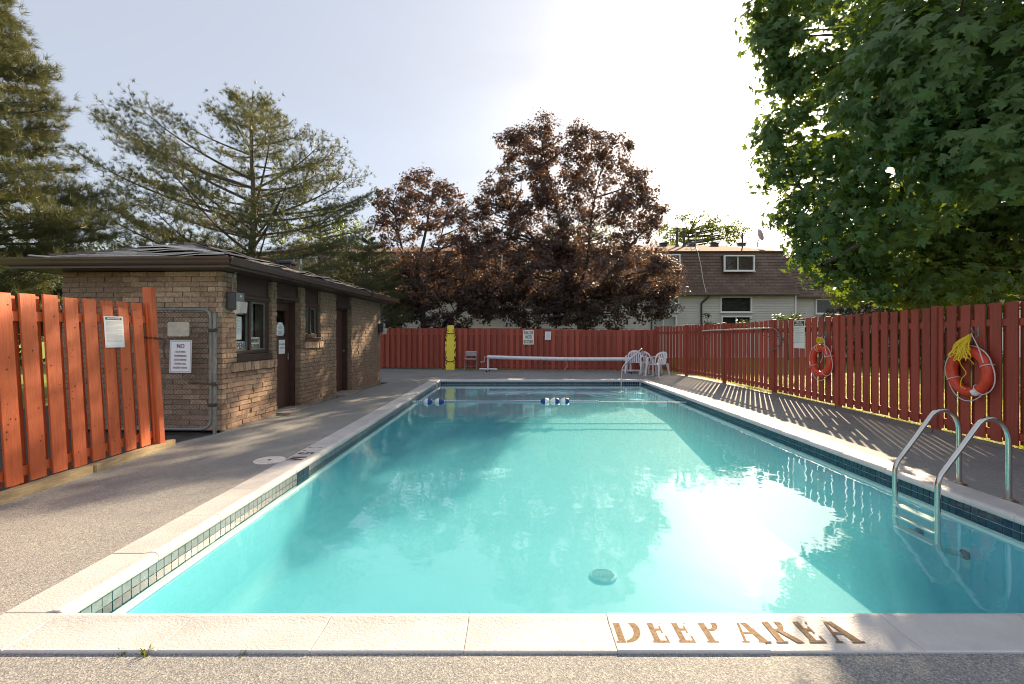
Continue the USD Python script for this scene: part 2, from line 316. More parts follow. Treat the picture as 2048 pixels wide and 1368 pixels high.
WATER = usdkit.material(stage, '/World/Looks/water', {
    'g': ('geometry', {}), 'mp': ('mapping', {'scale': (1, 1, 0.0)}), 'n': ('noise_texture', {'scale': 4.5, 'detail': 2.0, 'roughness': 0.45}), 'b': ('bump', {'strength': 0.10, 'distance': 0.02}),
    'lw': ('layer_weight', {'blend': 0.5}), 'pw': ('math', {'math_type': 'power', 'value2': 5.0}), 'f': ('math', {'math_type': 'multiply_add', 'value2': 0.975, 'value3': 0.02}), 't': ('transparent_bsdf', {'color': (0.90, 0.985, 0.985)}), 'gl': ('glossy_bsdf', {'color': (1, 1, 1), 'roughness': 0.012}), 'm': ('mix_closure', {}), 'v': ('principled_volume', {'color': (0.22, 0.85, 0.99), 'density': 0.32, 'anisotropy': 0.2}),
}, [('g.position', 'mp.vector'), ('mp.vector', 'n.vector'), ('n.fac', 'b.height'), ('b.normal', 'gl.normal'), ('b.normal', 'lw.normal'), ('lw.facing', 'pw.value1'), ('pw.value', 'f.value1'), ('f.value', 'm.fac'), ('t.BSDF', 'm.closure1'), ('gl.BSDF', 'm.closure2')], surface='m.closure', volume='v.volume')
MANSARD = usdkit.material(stage, '/World/Looks/mansard_shingle', {
    'g': ('geometry', {}), 'sx': ('separate_xyz', {}), 'cx': ('combine_xyz', {}),
    'br': ('brick_texture', {'scale': 1.0, 'color1': (0.135, 0.090, 0.068), 'color2': (0.19, 0.130, 0.102), 'mortar': (0.055, 0.038, 0.032), 'mortar_size': 0.012, 'brick_width': 0.46, 'row_height': 0.19, 'mortar_smooth': 0.4}),
    'n': ('noise_texture', {'scale': 0.8, 'detail': 5.0}), 'nr': ('rgb_ramp', {'ramp': [(0.3, (0.72,) * 3), (0.7, (1.2,) * 3)]}), 'mx': ('mix_color', {'blend_type': 'multiply', 'fac': 1.0, 'use_clamp': False}), 'p': ('principled_bsdf', {'roughness': 0.85})},
    [('g.position', 'sx.vector'), ('sx.x', 'cx.x'), ('sx.z', 'cx.y'), ('cx.vector', 'br.vector'), ('g.position', 'n.vector'), ('n.fac', 'nr.fac'), ('br.color', 'mx.a'), ('nr.color', 'mx.b'), ('mx.result', 'p.base_color')], surface='p.BSDF')

def lettering(mb, text, h, o, X, Y, width=None, bold=True, depth=0.002, centre=True):
    """text centred on o; X reading direction, Y up direction of the letters; width squeezes or stretches it"""
    m = meshkit.text_mesh(text, h, depth, bold)
    v = np.array(m.vertices); x0, x1 = v[:, 0].min(), v[:, 0].max()
    v[:, 0] -= (x0 + x1) / 2
    if width: v[:, 0] *= width / (x1 - x0)
    v[:, 1] -= h / 2
    X, Y = unit(X), unit(Y); M = np.stack([X, Y, np.cross(X, Y)], 1)
    mb.add(v @ M.T + np.asarray(o, float), np.array(m.faces))

# ------------------------------------------------------------------ ground, deck, pool
X0, X1, Y0, Y1 = -2.27, 3.87, 2.44, 14.85          # lips of the coping
WZ = -0.128
pool_hole = sbox(X0 - 0.2, Y0 - 0.2, X1 + 0.2, Y1 + 0.2)
def sheet(poly, z):
    mb = MB()
    for g in getattr(poly, 'geoms', [poly]):
        v, f = trimesh.creation.triangulate_polygon(g, engine='earcut')
        mb.add(np.column_stack([v, np.full(len(v), z)]), np.asarray(f)[:, ::1])
    return mb
deck_poly = Polygon([(-4.52, -9), (-4.46, 6.1), (-4.22, 6.98), (-3.7, 14.2), (-8.5, 14.4), (-8.5, 20.9), (5.6, 18.75), (6.02, 16.5), (6.22, 14), (6.27, 11.5), (6.27, 9.2), (6.2, 7), (6.12, 5.6), (6.07, 3.4), (6.0, -9)])
obj('lawn_ground', sheet(sbox(-400, -400, 400, 600).difference(pool_hole), -0.045), LAWN, kind='structure')
obj('gravel_patch', sheet(sbox(-9.5, -9, -4.0, 14.0).difference(sbox(-6.3, 7.1, -4.1, 13.9)), -0.032), GRAVEL, kind='structure')
obj('pool_deck', sheet(deck_poly.difference(pool_hole), -0.012), DECKM, kind='structure')

pool = thing('swimming_pool', '', '', (0.8, 8.6, 0), kind='structure')
XA, XB, YA, YB = X0 - 0.04, X1 + 0.04, Y0 - 0.04, Y1 + 0.04
gx = np.concatenate([XA + 0.24 * np.linspace(0, 1, 9) ** 1.6, np.linspace(XA + 0.3, XB - 0.3, 26), XB - 0.24 * np.linspace(1, 0, 9) ** 1.6])
gy = np.concatenate([YA + 0.24 * np.linspace(0, 1, 9) ** 1.6, np.linspace(YA + 0.3, YB - 0.3, 60), YB - 0.24 * np.linspace(1, 0, 9) ** 1.6])
XX, YY = np.meshgrid(gx, gy, indexing='ij')
depth = np.interp(YY, [2, 5.6, 10.6, 15], [0.80, 0.78, 0.42, 0.36])
dd = np.minimum(np.minimum(XX - XA, XB - XX), np.minimum(YY - YA, YB - YY))
R = 0.22
ZZ = WZ - depth + np.where(dd < R, R - np.sqrt(np.maximum(R * R - (R - np.minimum(dd, R)) ** 2, 0)), 0)
n1, n2 = len(gx), len(gy)
ii, jj = np.meshgrid(np.arange(n1 - 1), np.arange(n2 - 1), indexing='ij'); q = (ii * n2 + jj).ravel()
obj('pool_floor', MB().add(np.stack([XX, YY, ZZ], -1).reshape(-1, 3), np.stack([q, q + n2, q + n2 + 1, q + 1], 1)), PLASTER, pool, smooth=True)
wl = MB()
for (a, b) in (((XA, YA), (XA, YB)), ((XB, YA), (XB, YB)), ((XA, YA), (XB, YA)), ((XA, YB), (XB, YB))):
    wl.quad((*a, -0.9), (*b, -0.9), (*b, -0.01), (*a, -0.01))
obj('pool_wall', wl, PLASTER, pool)
lg = MB()
zl = -0.225
lg.box(((XA + 0.016), (YA + YB) / 2, zl), (0.032, YB - YA, 0.03), ch=0.008).box(((XB - 0.016), (YA + YB) / 2, zl), (0.032, YB - YA, 0.03), ch=0.008)
lg.box(((XA + XB) / 2, YB - 0.016, zl), (XB - XA - 0.066, 0.032, 0.028), ch=0.008)
obj('tile_ledge', lg, LEDGE, pool)
gr = MB()
gz0, gz1 = -0.212, -0.03
gr.box((XA + 0.002, (YA + YB) / 2, (gz0 + gz1) / 2), (0.004, YB - YA - 0.02, gz1 - gz0)).box((XB - 0.002, (YA + YB) / 2, (gz0 + gz1) / 2), (0.004, YB - YA - 0.02, gz1 - gz0)).box(((XA + XB) / 2, YB - 0.002, (gz0 + gz1) / 2), (XB - XA - 0.02, 0.004, gz1 - gz0))
obj('tile_grout', gr, GROUT, pool)
rng = np.random.default_rng(5)
rest, rest_pale = MB(), MB()
PT, TS = 0.068, 0.0615
SKIM = (5.12, 5.42)
for side in ('left', 'right', 'back'):
    L0, L1 = (YA, YB) if side != 'back' else (XA + 0.02, XB - 0.02)
    for k in range(int((L1 - L0 - 0.02) / PT)):
        s = L0 + 0.03 + (k + 0.5) * PT
        if side == 'left' and SKIM[0] < s < SKIM[1]: continue
        for row in (0, 1):
            z = -0.094 - row * PT; o = 0.006 + rng.uniform(-0.0012, 0.0012)
            c, size = {'left': ((XA + o - 0.002, s, z), (0.012, TS, TS)), 'right': ((XB - o + 0.002, s, z), (0.012, TS, TS)), 'back': ((s, YB - o + 0.002, z), (TS, 0.012, TS))}[side]
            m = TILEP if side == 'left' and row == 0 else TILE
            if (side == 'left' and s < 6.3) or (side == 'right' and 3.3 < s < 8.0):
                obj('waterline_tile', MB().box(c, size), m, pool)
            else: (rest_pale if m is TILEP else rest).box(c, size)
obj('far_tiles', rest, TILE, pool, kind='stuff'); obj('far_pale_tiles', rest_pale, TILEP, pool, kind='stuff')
sk = MB()
sk.box((XA + 0.004, np.mean(SKIM), -0.128), (0.008, SKIM[1] - SKIM[0] - 0.01, 0.14))
skp = obj('skimmer_mouth', sk, GROUT, pool)
for a in (0, 1):
    for b in (0, 1):
        obj('skimmer_tile', MB().box((XA + 0.009, SKIM[0] + 0.078 + a * 0.144, -0.099 - b * 0.075), (0.012, 0.136, 0.068)), TILE, skp)
# curved entry steps in the far right corner
for k, (r, z) in enumerate(((2.05, WZ - 0.235), (1.5, WZ - 0.13))):
    a = np.linspace(PI, 1.5 * PI, 28); cx, cy = XB - 0.005, YB - 0.005
    arc = np.column_stack([cx + r * np.cos(a), cy + r * np.sin(a)])
    st = obj('entry_step', MB().prism(Polygon([(cx, cy), *arc]), 0.6, o=(0, 0, z - 0.6)), PLASTER, pool)
    inner = np.column_stack([cx + (r - 0.06) * np.cos(a), cy + (r - 0.06) * np.sin(a)])
    obj('step_edge', MB().prism(Polygon([*arc * 1.0, *inner[::-1]]), 0.006, o=(0, 0, z + 0.0005)), NAVY, st)
dr = np.array([0.85, 4.62, WZ - 0.79])
dm = MB().lathe([(0, 0), (0.13, 0), (0.13, 0.02), (0.115, 0.028), (0, 0.028)], dr)
dp = obj('floor_drain', dm, mat('drain_cover', (0.22, 0.54, 0.63), 0.6, var=0.1), pool)
ds = MB()
for k in range(-4, 5):
    w = math.sqrt(0.105**2 - (k * 0.022)**2); ds.box(dr + [0, k * 0.022, 0.031], (2 * w, 0.008, 0.006))
obj('drain_slot', ds, mat('drain_slot', (0.17, 0.42, 0.48), 0.6), dp)
sf = MB()
sf.quad((0.28 * 0 + XA, 10.55, 0), (XB, 10.55, 0), (XB, 10.585, 0), (XA, 10.585, 0))
obj('slope_line', MB().box(((XA + XB) / 2, 10.57, WZ - 0.415), (XB - XA - 0.5, 0.03, 0.012)), mat('pale_teal_line', (0.30, 0.70, 0.69), 0.7), pool)

# coping stones
prof = [(0.30, -0.06), (0.30, -0.004), (0.296, 0.0), (0.10, 0.0), (0.055, 0.009), (0.025, 0.008), (0.006, -0.006), (0.0, -0.028), (0.006, -0.050), (0.02, -0.06)]
def stone(p, d, n, L, j=0.0):
    """p start on the lip, d along, n outward"""
    mb = MB(); k = len(prof); v = []
    for s in (0.0012, 0.007, L - 0.007, L - 0.0012):
        e = 0.0025 if s in (0.0012, L - 0.0012) else 0.0
        v += [np.asarray(p) + np.asarray(d) * s + np.asarray(n) * (a + (e if a < 0.05 else 0)) + np.array([0, 0, b - (e if b > -0.01 else 0) + j]) for a, b in prof]
    f = []
    for i in range(3):
        for q in range(k): f.append([i * k + q, i * k + (q + 1) % k, (i + 1) * k + (q + 1) % k, (i + 1) * k + q])
    f = np.array(f); f = np.vstack([f[:, [0, 1, 2]], f[:, [0, 2, 3]]])
    caps = [[0, q, q + 1] for q in range(1, k - 1)]; caps += [[3 * k, 3 * k + q + 1, 3 * k + q] for q in range(1, k - 1)]
    return mb.add(v, np.vstack([f, caps]))
def stones(a, b, n, L0):
    a, b = np.array([*a, 0.0]), np.array([*b, 0.0]); D = np.linalg.norm(b - a); d = (b - a) / D; m = round(D / L0); L = D / m
    for k in range(m): obj('coping_stone', stone(a + d * k * L, d, np.array([*n, 0.0]), L, rng.uniform(-0.0015, 0.0015)), WHITEP, pool, smooth=35)
stones((X0, Y0), (X1, Y0), (0, -1), 0.66); stones((X0, Y1), (X1, Y1), (0, 1), 0.66)
stones((X0, Y0), (X0, Y1), (-1, 0), 0.66); stones((X1, Y0), (X1, Y1), (1, 0), 0.66)
for sx, x in ((-1, X0), (1, X1)):
    for sy, y in ((-1, Y0), (1, Y1)):
        obj('corner_stone', MB().box((x + sx * 0.151, y + sy * 0.151, -0.03), (0.296, 0.296, 0.06), ch=0.008), WHITEP, pool)

# painted stencils on the coping: serif letters cut from bars
def stencil(ch):
    B = lambda x0, y0, x1, y1: sbox(x0, y0, x1, y1)
    bar = lambda x0, x1, w0, w1: Polygon([(x0, 0), (x0 + w0, 0), (x1 + w1, 1), (x1, 1)])
    if ch == 'A': return unary_union([Polygon([(0.05, 0), (0.12, 0), (0.36, 1), (0.28, 1)]), Polygon([(0.50, 0), (0.72, 0), (0.43, 1), (0.27, 1)]), B(0.0, 0, 0.2, 0.06), B(0.44, 0, 0.78, 0.06)]).union(B(0.2, 0.32, 0.5, 0.4))
    if ch == 'D':
        o = Polygon([(0.27, 0)] + [(0.27 + 0.48 * math.sin(t), 0.5 - 0.5 * math.cos(t)) for t in np.linspace(0, PI, 20)] + [(0.27, 1)])
        i = Polygon([(0.2, 0.07)] + [(0.2 + 0.36 * math.sin(t), 0.5 - 0.43 * math.cos(t)) for t in np.linspace(0, PI, 20)] + [(0.2, 0.93)])
        return unary_union([B(0, 0, 0.25, 0.06), B(0.06, 0, 0.24, 1), B(0, 0.94, 0.25, 1), o.difference(i)])
    if ch == 'E': return unary_union([B(0.06, 0, 0.24, 1), B(0, 0, 0.5, 0.08), B(0, 0.92, 0.5, 1), B(0.24, 0.46, 0.42, 0.54), B(0.44, 0.08, 0.5, 0.26), B(0.44, 0.74, 0.5, 0.92), B(0.38, 0.36, 0.43, 0.64)])
    if ch == 'F': return unary_union([B(0.06, 0, 0.24, 1), B(0, 0, 0.32, 0.06), B(0, 0.92, 0.52, 1), B(0.24, 0.46, 0.42, 0.54), B(0.46, 0.74, 0.52, 0.92), B(0.38, 0.36, 0.43, 0.64)])
    o = Polygon([(0.24, 0.44)] + [(0.3 + 0.28 * math.sin(t), 0.72 - 0.28 * math.cos(t)) for t in np.linspace(0, PI, 16)] + [(0.24, 1)])
    i = Polygon([(0.24, 0.52)] + [(0.28 + 0.14 * math.sin(t), 0.72 - 0.2 * math.cos(t)) for t in np.linspace(0, PI, 16)] + [(0.24, 0.92)])
    p = unary_union([B(0.06, 0, 0.24, 1), B(0, 0, 0.32, 0.06), B(0, 0.94, 0.25, 1), o.difference(i)])
    return p if ch == 'P' else p.union(Polygon([(0.26, 0.46), (0.44, 0.46), (0.74, 0.0), (0.54, 0.0)]))
x, hh, ww = 0.468, 0.195, 0.125
word = MB()
for ch, adv in (('D', 0.165), ('E', 0.118), ('E', 0.128), ('P', 0.135), ('A', 0.155), ('R', 0.152), ('E', 0.118), ('A', 0.14)):
    M = np.diag([ww / 0.66 * (0.80 if ch in 'E' else 0.9), hh, 1.0])
    word.prism(stencil(ch), 0.0004, M, (x, 2.195, 0.0018)); x += adv + (0.025 if ch == 'P' else 0)
obj('painted_lettering', word, LETTER, pool)
w2 = MB()
for t, y in (('1', 5.98), ('.', 5.82), ('5', 5.70), ('M', 5.46)):
    lettering(w2, t, 0.17, (X0 - 0.18, y, 0.0018), (0, -1, 0), (1, 0, 0), width={'1': 0.035, '.': 0.03, '5': 0.10, 'M': 0.15}[t], depth=0.0008)
obj('depth_mark', w2, LETTERD, pool)
obj('water', MB().box(((XA + XB) / 2, (YA + YB) / 2, WZ - 0.55), (XB - XA + 0.1, YB - YA + 0.1, 1.1)), WATER, kind='structure')

# ------------------------------------------------------------------ fences
def board(c, size, rot=None, jit=0.004, r=None):
    """a plank with slightly uneven ends"""
    hx, hy, hz = np.asarray(size) / 2; ch = min(hx, hy) * 0.25
    pts = []
    for sz in (-1, 1):
        for sx, sy in ((-1, -1), (1, -1), (1, 1), (-1, 1)):
            e = (r.uniform(-jit, jit) if r else 0) * (sz > 0)
            pts += [(sx * hx, sy * (hy - ch), sz * hz + e), (sx * (hx - ch), sy * hy, sz * hz + e)]
    h = trimesh.convex.convex_hull(np.array(pts)); v = np.array(h.vertices)
    if rot is not None: v = v @ np.asarray(rot).T
    return v + np.asarray(c), np.array(h.faces)
def fence(path, pts, tops, side, pitch, bw, m, r, gap0=0.05, post=True, lean=0.0, post_h=0.02, start=0.0, rails=(0.16, 0.86), back=True, proud=0.03, sep=0.0105, bbw=1.0):
    """shadow-box fence along pts; side is +1 / -1: which side of the walking direction the front boards stand on"""
    s_along = start
    for k, (a, b) in enumerate(zip(pts, pts[1:])):
        a, b = np.array(a, float), np.array(b, float); D = np.linalg.norm(b - a); d = (b - a) / D; n = np.array([-d[1], d[0]]) * side
        ang = math.atan2(d[1], d[0]); R = rz(ang)
        if lean:
            ax = np.array([d[0], d[1], 0]); K = np.array([[0, -ax[2], ax[1]], [ax[2], 0, -ax[0]], [-ax[1], ax[0], 0]])
            Rl = np.eye(3) + math.sin(lean) * K + (1 - math.cos(lean)) * K @ K
        put = lambda v: v if not lean else (v - np.array([*a, 0])) @ Rl.T + np.array([*a, 0])
        h0, h1 = tops[k], tops[k + 1]
        for fr in rails:
            z0 = h0 * fr if fr > 0.5 else gap0 + 0.1; z1 = h1 * fr if fr > 0.5 else gap0 + 0.1
            c = (a + b) / 2; v, f = board((0, 0, 0), (D - 0.01, 0.038, 0.088)); v = v @ R.T + np.array([*c, (z0 + z1) / 2]); 
            v[:, 2] += ((v[:, :2] - c) @ d) / D * (z1 - z0)
            obj('rail', (put(v), f), m, path)
        while s_along < D:
            for back_ in ((0, 1) if back else (0,)):
                s = s_along + (pitch / 2 if back_ else 0)
                if s < 0.0: continue
                w = bw * r.uniform(0.97, 1.03) * (bbw if back_ else 1); off = n * ((0.019 + sep) * (-1 if back_ else 1))
                top = h0 + (h1 - h0) * s / D + r.uniform(-0.012, 0.012) - (0.01 if back_ else 0); bot = gap0 + r.uniform(-0.008, 0.008)
                p = a + d * s + off; tilt = r.uniform(-0.006, 0.006)
                v, f = board((0, 0, 0), (w, 0.02, top - bot), ry(tilt), r=r)
                obj('back_board' if back_ else 'board', (put(v @ R.T + np.array([*p, (top + bot) / 2])), f), m, path)
            s_along += pitch
        s_along -= D
        if post:
            for q, hq in ([(a, h0)] + ([(b, h1)] if k == len(pts) - 2 else [])):
                p = q + n * proud
                v, f = board((0, 0, 0), (0.092, 0.092, hq + post_h + 0.02), r=r)
                obj('post', (put(v @ R.T + np.array([*p, (hq + post_h) / 2 - 0.01])), f), m, path)
R1 = random.Random(3)
rf_pts = [(5.45, 18.5), (5.92, 16.5), (6.12, 14), (6.17, 11.4), (6.17, 9.15), (6.10, 6.95), (6.02, 4.75), (5.96, 2.6), (5.9, 0.4)]
rf = thing('board_fence', 'long red board fence on the right with life rings and regulations sign', 'fence', (6.1, 9.0, 0))
fence(rf, rf_pts, [1.70, 1.71, 1.72, 1.735, 1.75, 1.79, 1.82, 1.83, 1.83], -1, 0.212, 0.138, RED, R1, gap0=0.07)
kb = MB()
for a, b in zip(rf_pts[3:-1], rf_pts[4:]):
    a, b = np.array(a), np.array(b); d = (b - a) / np.linalg.norm(b - a); c = (a + b) / 2 + np.array([-0.07, 0])
    v, f = board((0, 0, 0), (np.linalg.norm(b - a) - 0.02, 0.035, 0.07), r=R1); obj('kick_board', (v @ rz(math.atan2(d[1], d[0])).T + [*c, 0.01], f), TIMBG, rf)
bf = thing('board_fence', 'red board fence across the back, behind the yellow spine board and cover reel', 'fence', (0, 19.2, 0))
fence(bf, [(-8.0, 20.35), (-5.5, 20.0), (-2.9, 19.64), (-0.3, 19.29), (2.3, 18.93), (4.0, 18.70), (5.40, 18.5)], [1.66, 1.66, 1.66, 1.65, 1.60, 1.58, 1.59], -1, 0.235, 0.14, RED, R1, gap0=0.04, post=True, post_h=-0.03, proud=0.0)
lf = thing('board_fence', 'leaning orange-red board fence on the left with tall end post and pinned notice', 'fence', (-4.4, 5.0, 0))
LEAN = -0.064
fence(lf, [(-4.32, 0.6), (-4.36, 3.4), (-4.41, 5.98)], [1.74, 1.76, 1.79], -1, 0.22, 0.147, REDL, R1, gap0=0.085, post=False, lean=LEAN, start=0.085, rails=(0.16, 0.885), sep=0.015, bbw=0.92)
# tall end post, leaning with the fence
def leaned(v, a=(-4.36, 3.4), d=(-0.0194, 0.9998)):
    ax = np.array([*d, 0]); K = np.array([[0, -ax[2], ax[1]], [ax[2], 0, -ax[0]], [-ax[1], ax[0], 0]])
    Rl = np.eye(3) + math.sin(LEAN) * K + (1 - math.cos(LEAN)) * K @ K
    return (np.asarray(v) - [*a, 0]) @ Rl.T + [*a, 0]
v, f = board((-4.375, 5.96, 0.99), (0.105, 0.105, 1.98), r=R1); obj('post', (leaned(v), f), REDL, lf, label='tall square red end post')
for y in (2.0, 4.4):
    v, f = board((-4.50, y, 0.85), (0.09, 0.09, 1.66), r=R1); obj('post', (leaned(v), f), REDL, lf)
kn = MB()
for k in range(70):
    y = 3.4 + R1.random() * 2.5; kb_i = round((y - 3.4 - 0.1) / 0.22); y = 3.4 + 0.145 + kb_i * 0.22 + R1.uniform(-0.05, 0.05)
    kn.add(*(lambda m: (leaned(np.array(m.vertices) * [0.002, R1.uniform(0.004, 0.010), R1.uniform(0.004, 0.010)] + [-4.3145 - (y - 3.4) * 0.0194, y, R1.uniform(0.2, 1.7)]), np.array(m.faces)))(trimesh.creation.icosphere(1, 1.0)))
obj('knot', kn, KNOT, lf, kind='stuff')
for (y0, y1) in ((-0.5, 2.4), (2.42, 4.93), (4.95, 6.16)):
    v, f = board((0, 0, 0), (y1 - y0, 0.10, 0.10), r=R1); obj('ground_timber', (v @ rz(PI / 2 + 0.02).T + [-4.30 - ((y0 + y1) / 2 - 3.4) * 0.0194, (y0 + y1) / 2, 0.016], f), TIMBER, lf)

# ------------------------------------------------------------------ signs
def sign(name, label, c, X, w, h, m, lines, fine=(), border=None, cat='sign', thick=0.004, round_=0.02, header=None, Y=(0, 0, 1), ink=INK):
    """flat board: c centre of its face, X reading direction; lines: (text, height, y up from centre, width, material)"""
    X = unit(X); Y = unit(Y); N = np.cross(X, Y); M = np.stack([X, Y, N], 1)
    t = thing(name, label, cat, np.asarray(c) - Y * h / 2)
    pol = sbox(-w / 2, -h / 2, w / 2, h / 2).buffer(-round_).buffer(round_, quad_segs=4)
    obj('panel', MB().prism(pol, thick, M, np.asarray(c) - N * thick), m, t)
    F = lambda x, y, e=0.0: np.asarray(c) + X * x + Y * y + N * e
    if border:
        e, wd, bm = border; o = sbox(-w / 2 + e, -h / 2 + e, w / 2 - e, h / 2 - e)
        obj('border', MB().prism(o.difference(o.buffer(-wd, join_style=2)), 0.0008, M, F(0, 0, 0.0002)), bm, t)
    if header:
        y0, y1, bm = header; obj('header_band', MB().prism(sbox(-w / 2 + 0.02, y0, w / 2 - 0.02, y1), 0.0008, M, F(0, 0, 0.0002)), bm, t)
    for txt, th, y, tw, im in lines:
        mb = MB(); lettering(mb, txt, th, F(0, y, 0.0012), X, Y, width=tw, depth=0.0012); obj('lettering', mb, im or ink, t)
    if len(fine):
        mb = MB()
        for (x0, x1, y, th) in fine:
            x = x0; rr = random.Random(int(1000 * (y + 3) + 7))
            while x < x1:
                L = min(rr.uniform(0.008, 0.03), x1 - x)
                mb.prism(sbox(x, y, x + L, y + th), 0.0006, M, F(0, 0, 0.0003)); x += L + 0.006
        obj('fine_print', mb, INKG, t)
    return t
fdir = unit([5.40 + 5.5, 18.5 - 20.0, 0]); fn = np.array([fdir[1], -fdir[0], 0])
def on_back(px, py, off=0.045):
    k = (px - VX) / FPX; A = np.array([-5.5, 20.0]) + fn[:2] * off
    t = (k * A[1] - A[0]) / (fdir[0] - k * fdir[1]); y = A[1] + fdir[1] * t
    return P(px, py, y)
c = on_back(1057, 674.5)
sign('warning_sign', 'white warning sign with black letters on the back fence', c, fdir, 0.435, 0.58, SIGNW, [('SHALLOW', 0.125, 0.185, 0.37, INK), ('WATER', 0.125, 0.01, 0.26, INK), ('NO DIVING', 0.125, -0.175, 0.37, INK)], border=(0.012, 0.006, SIGNG), round_=0.04)
c = on_back(1096, 671)
sign('paper_notice', 'sheet of white paper pinned to the back fence', c, fdir, 0.235, 0.34, PAPER, [], fine=[(-0.09, 0.09, 0.10 - 0.022 * k, 0.006) for k in range(11)], header=(0.135, 0.16, INKB), cat='notice', thick=0.001, round_=0.002, Y=fdir * 0.03 + np.array([0, 0, 1]))
# regulations sign on the right fence
def on_right(px, py, off=0.075):
    k = (px - VX) / FPX
    for a, b in zip(rf_pts, rf_pts[1:]):
        a, b = np.array(a), np.array(b); d = unit(b - a); n = np.array([d[1], -d[0]]); A = a + n * off
        t = (k * A[1] - A[0]) / (d[0] - k * d[1])
        if -0.01 <= t <= np.linalg.norm(b - a): return P(px, py, A[1] + d[1] * t), np.array([*d, 0]), np.array([*n, 0])
c, d, n = on_right(1598, 668.5, 0.06)
fine = []
y = 0.145
for para in (3, 2, 4, 2, 2, 2, 3):
    for k in range(para): fine.append((-0.17, 0.17 if k < para - 1 else 0.02, y, 0.007)); y -= 0.0155
    y -= 0.012
sign('regulations_sign', 'tall cream health regulations sign on the right fence', c, d, 0.40, 0.60, SIGNW, [('HEALTH', 0.036, 0.252, 0.19, SIGNW), ('REGULATIONS', 0.036, 0.206, 0.30, SIGNW)], fine=fine, header=(0.178, 0.278, INK), round_=0.004)
# notice on the leaning fence
c0 = leaned([[-4.318, 4.93, 1.36], [-4.318, 4.93, 1.46]]); up = unit(c0[1] - c0[0])
c = leaned([[-4.298 - (5.36 - 3.4) * 0.0194, 5.36, 1.428]])[0]
sign('paper_notice', 'laminated notice with dark heading on the leaning left fence', c, (0.05, 1, 0), 0.245, 0.345, PAPER, [('IMPORTANT NOTICE', 0.015, 0.146, 0.165, PAPER)], fine=[(-0.10, 0.10 - 0.06 * (k % 4 == 3), 0.115 - 0.013 * k, 0.004) for k in range(18)], header=(0.132, 0.160, INK), cat='notice', thick=0.0012, round_=0.002, Y=up)
# ------------------------------------------------------------------ pool house
BA = math.radians(2.6); BO = np.array([-4.23, 7.01, 0.0])
house = thing('pool_house', 'low brick pool house with brown gutters and two doors', 'building', BO, -BA)
def wl_t(px):
    k = (px - VX) / FPX; return (k * BO[1] - BO[0]) / (math.sin(BA) - k * math.cos(BA))
def loc2w(p): return np.asarray(p, float) @ rz(-BA).T + BO
HO = lambda name, mb, m, parent=house, **kw: obj(name, mb, m, parent, local=True, **kw)
Wd, Ln, Ht = 2.42, 7.1, 2.32
op = [(0.334, 1.306, 0.98, 2.32), (1.468, 2.331, 0.03, 2.32), (2.513, 3.20, 1.26, 2.32), (3.993, 4.918, 0.03, 2.32)]
rb = random.Random(11)
CO, BH, BL = 0.0745, 0.0655, 0.262
parts, stuff = [], MB()
def brick(x0, x1, y0, y1, z0, z1, ax):
    """rough faced brick; ax: 'e' face to +x, 's' face to -y"""
    v = np.array([[x, y, z] for x in (x0, x1) for y in (y0, y1) for z in (z0, z1)])
    j = lambda a: rb.uniform(-a, a)
    for p in v:
        if ax == 'e' and p[0] == x1: p += [j(0.006), j(0.003), j(0.004)]
        if ax == 's' and p[1] == y0: p += [j(0.003), j(0.0025), j(0.002)]
    return v, np.array([[0, 1, 3], [0, 3, 2], [4, 6, 7], [4, 7, 5], [0, 4, 5], [0, 5, 1], [2, 3, 7], [2, 7, 6], [0, 2, 6], [0, 6, 4], [1, 5, 7], [1, 7, 3]])
def course(a, b, off, ax, z, place):
    s = a - off
    while s < b - 0.004:
        e = min(s + BL, b); s0 = max(s, a)
        if b - e < 0.05: e = b
        if e - s0 > 0.03: place(s0, e - 0.009 if e < b else e, z)
        s += BL if e == s + BL or e < b else b
        if e == b: break
sills = [(0.20, 1.42, 0.84, 0.97), (2.43, 3.30, 1.13, 1.255)]
for k in range(31):
    z = 0.012 + k * CO; zc = z + BH / 2; pr = rb.uniform(0, 0.006)
    cuts = [(a, b) for a, b, lo, hi in op if lo - 0.12 * (lo > 0.5) < zc < hi] + [(a, b) for a, b, lo, hi in sills if lo < zc + 0.03 and zc - 0.03 < hi]
    segs = [(0.11 if k % 2 == 0 else 0.0, Ln)]
    for a, b in sorted(cuts):
        new = []
        for s, e in segs:
            if b <= s or a >= e: new.append((s, e)); continue
            if a > s: new.append((s, a))
            if b < e: new.append((b, e))
        segs = new
    for s, e in segs:
        def pe(a, b, z):
            p = rb.uniform(-0.002, 0.011)
            parts.append((a + 0.0, brick(-0.10, p, a, b, z, z + BH, 'e'), 'e'))
        course(s, e, rb.uniform(0.02, BL - 0.02), 'e', z, pe)
    def ps(a, b, z):
        parts.append((0.4 + abs(a) * 0.5, brick(a, b, rb.uniform(-0.007, 0.004), 0.10, z, z + BH, 's'), 's'))
    course(-Wd, 0.0 if k % 2 == 0 else -0.11, (k % 2) * BL / 2 + rb.uniform(0, 0.03), 's', z, ps)
parts.sort(key=lambda p: p[0])
for i, (_, (v, f), ax) in enumerate(parts):
    if i < 270: HO('brick', (v, f), rb.choice(BRICKS))
    else: stuff.add(v, f)
HO('brickwork', stuff, BRICKI, kind='stuff')
core = MB()
edges = sorted([x for a, b, _, _ in op for x in (a, b)])
for a, b in zip([0.012] + edges[1::2], edges[0::2] + [Ln - 0.01]): core.box((-0.15, (a + b) / 2, 1.15), (0.284, b - a - 0.006, 2.3))
for a, b, lo, hi in op:
    if lo > 0.5: core.box((-0.15, (a + b) / 2, lo / 2 - 0.06), (0.284, b - a, lo - 0.12))
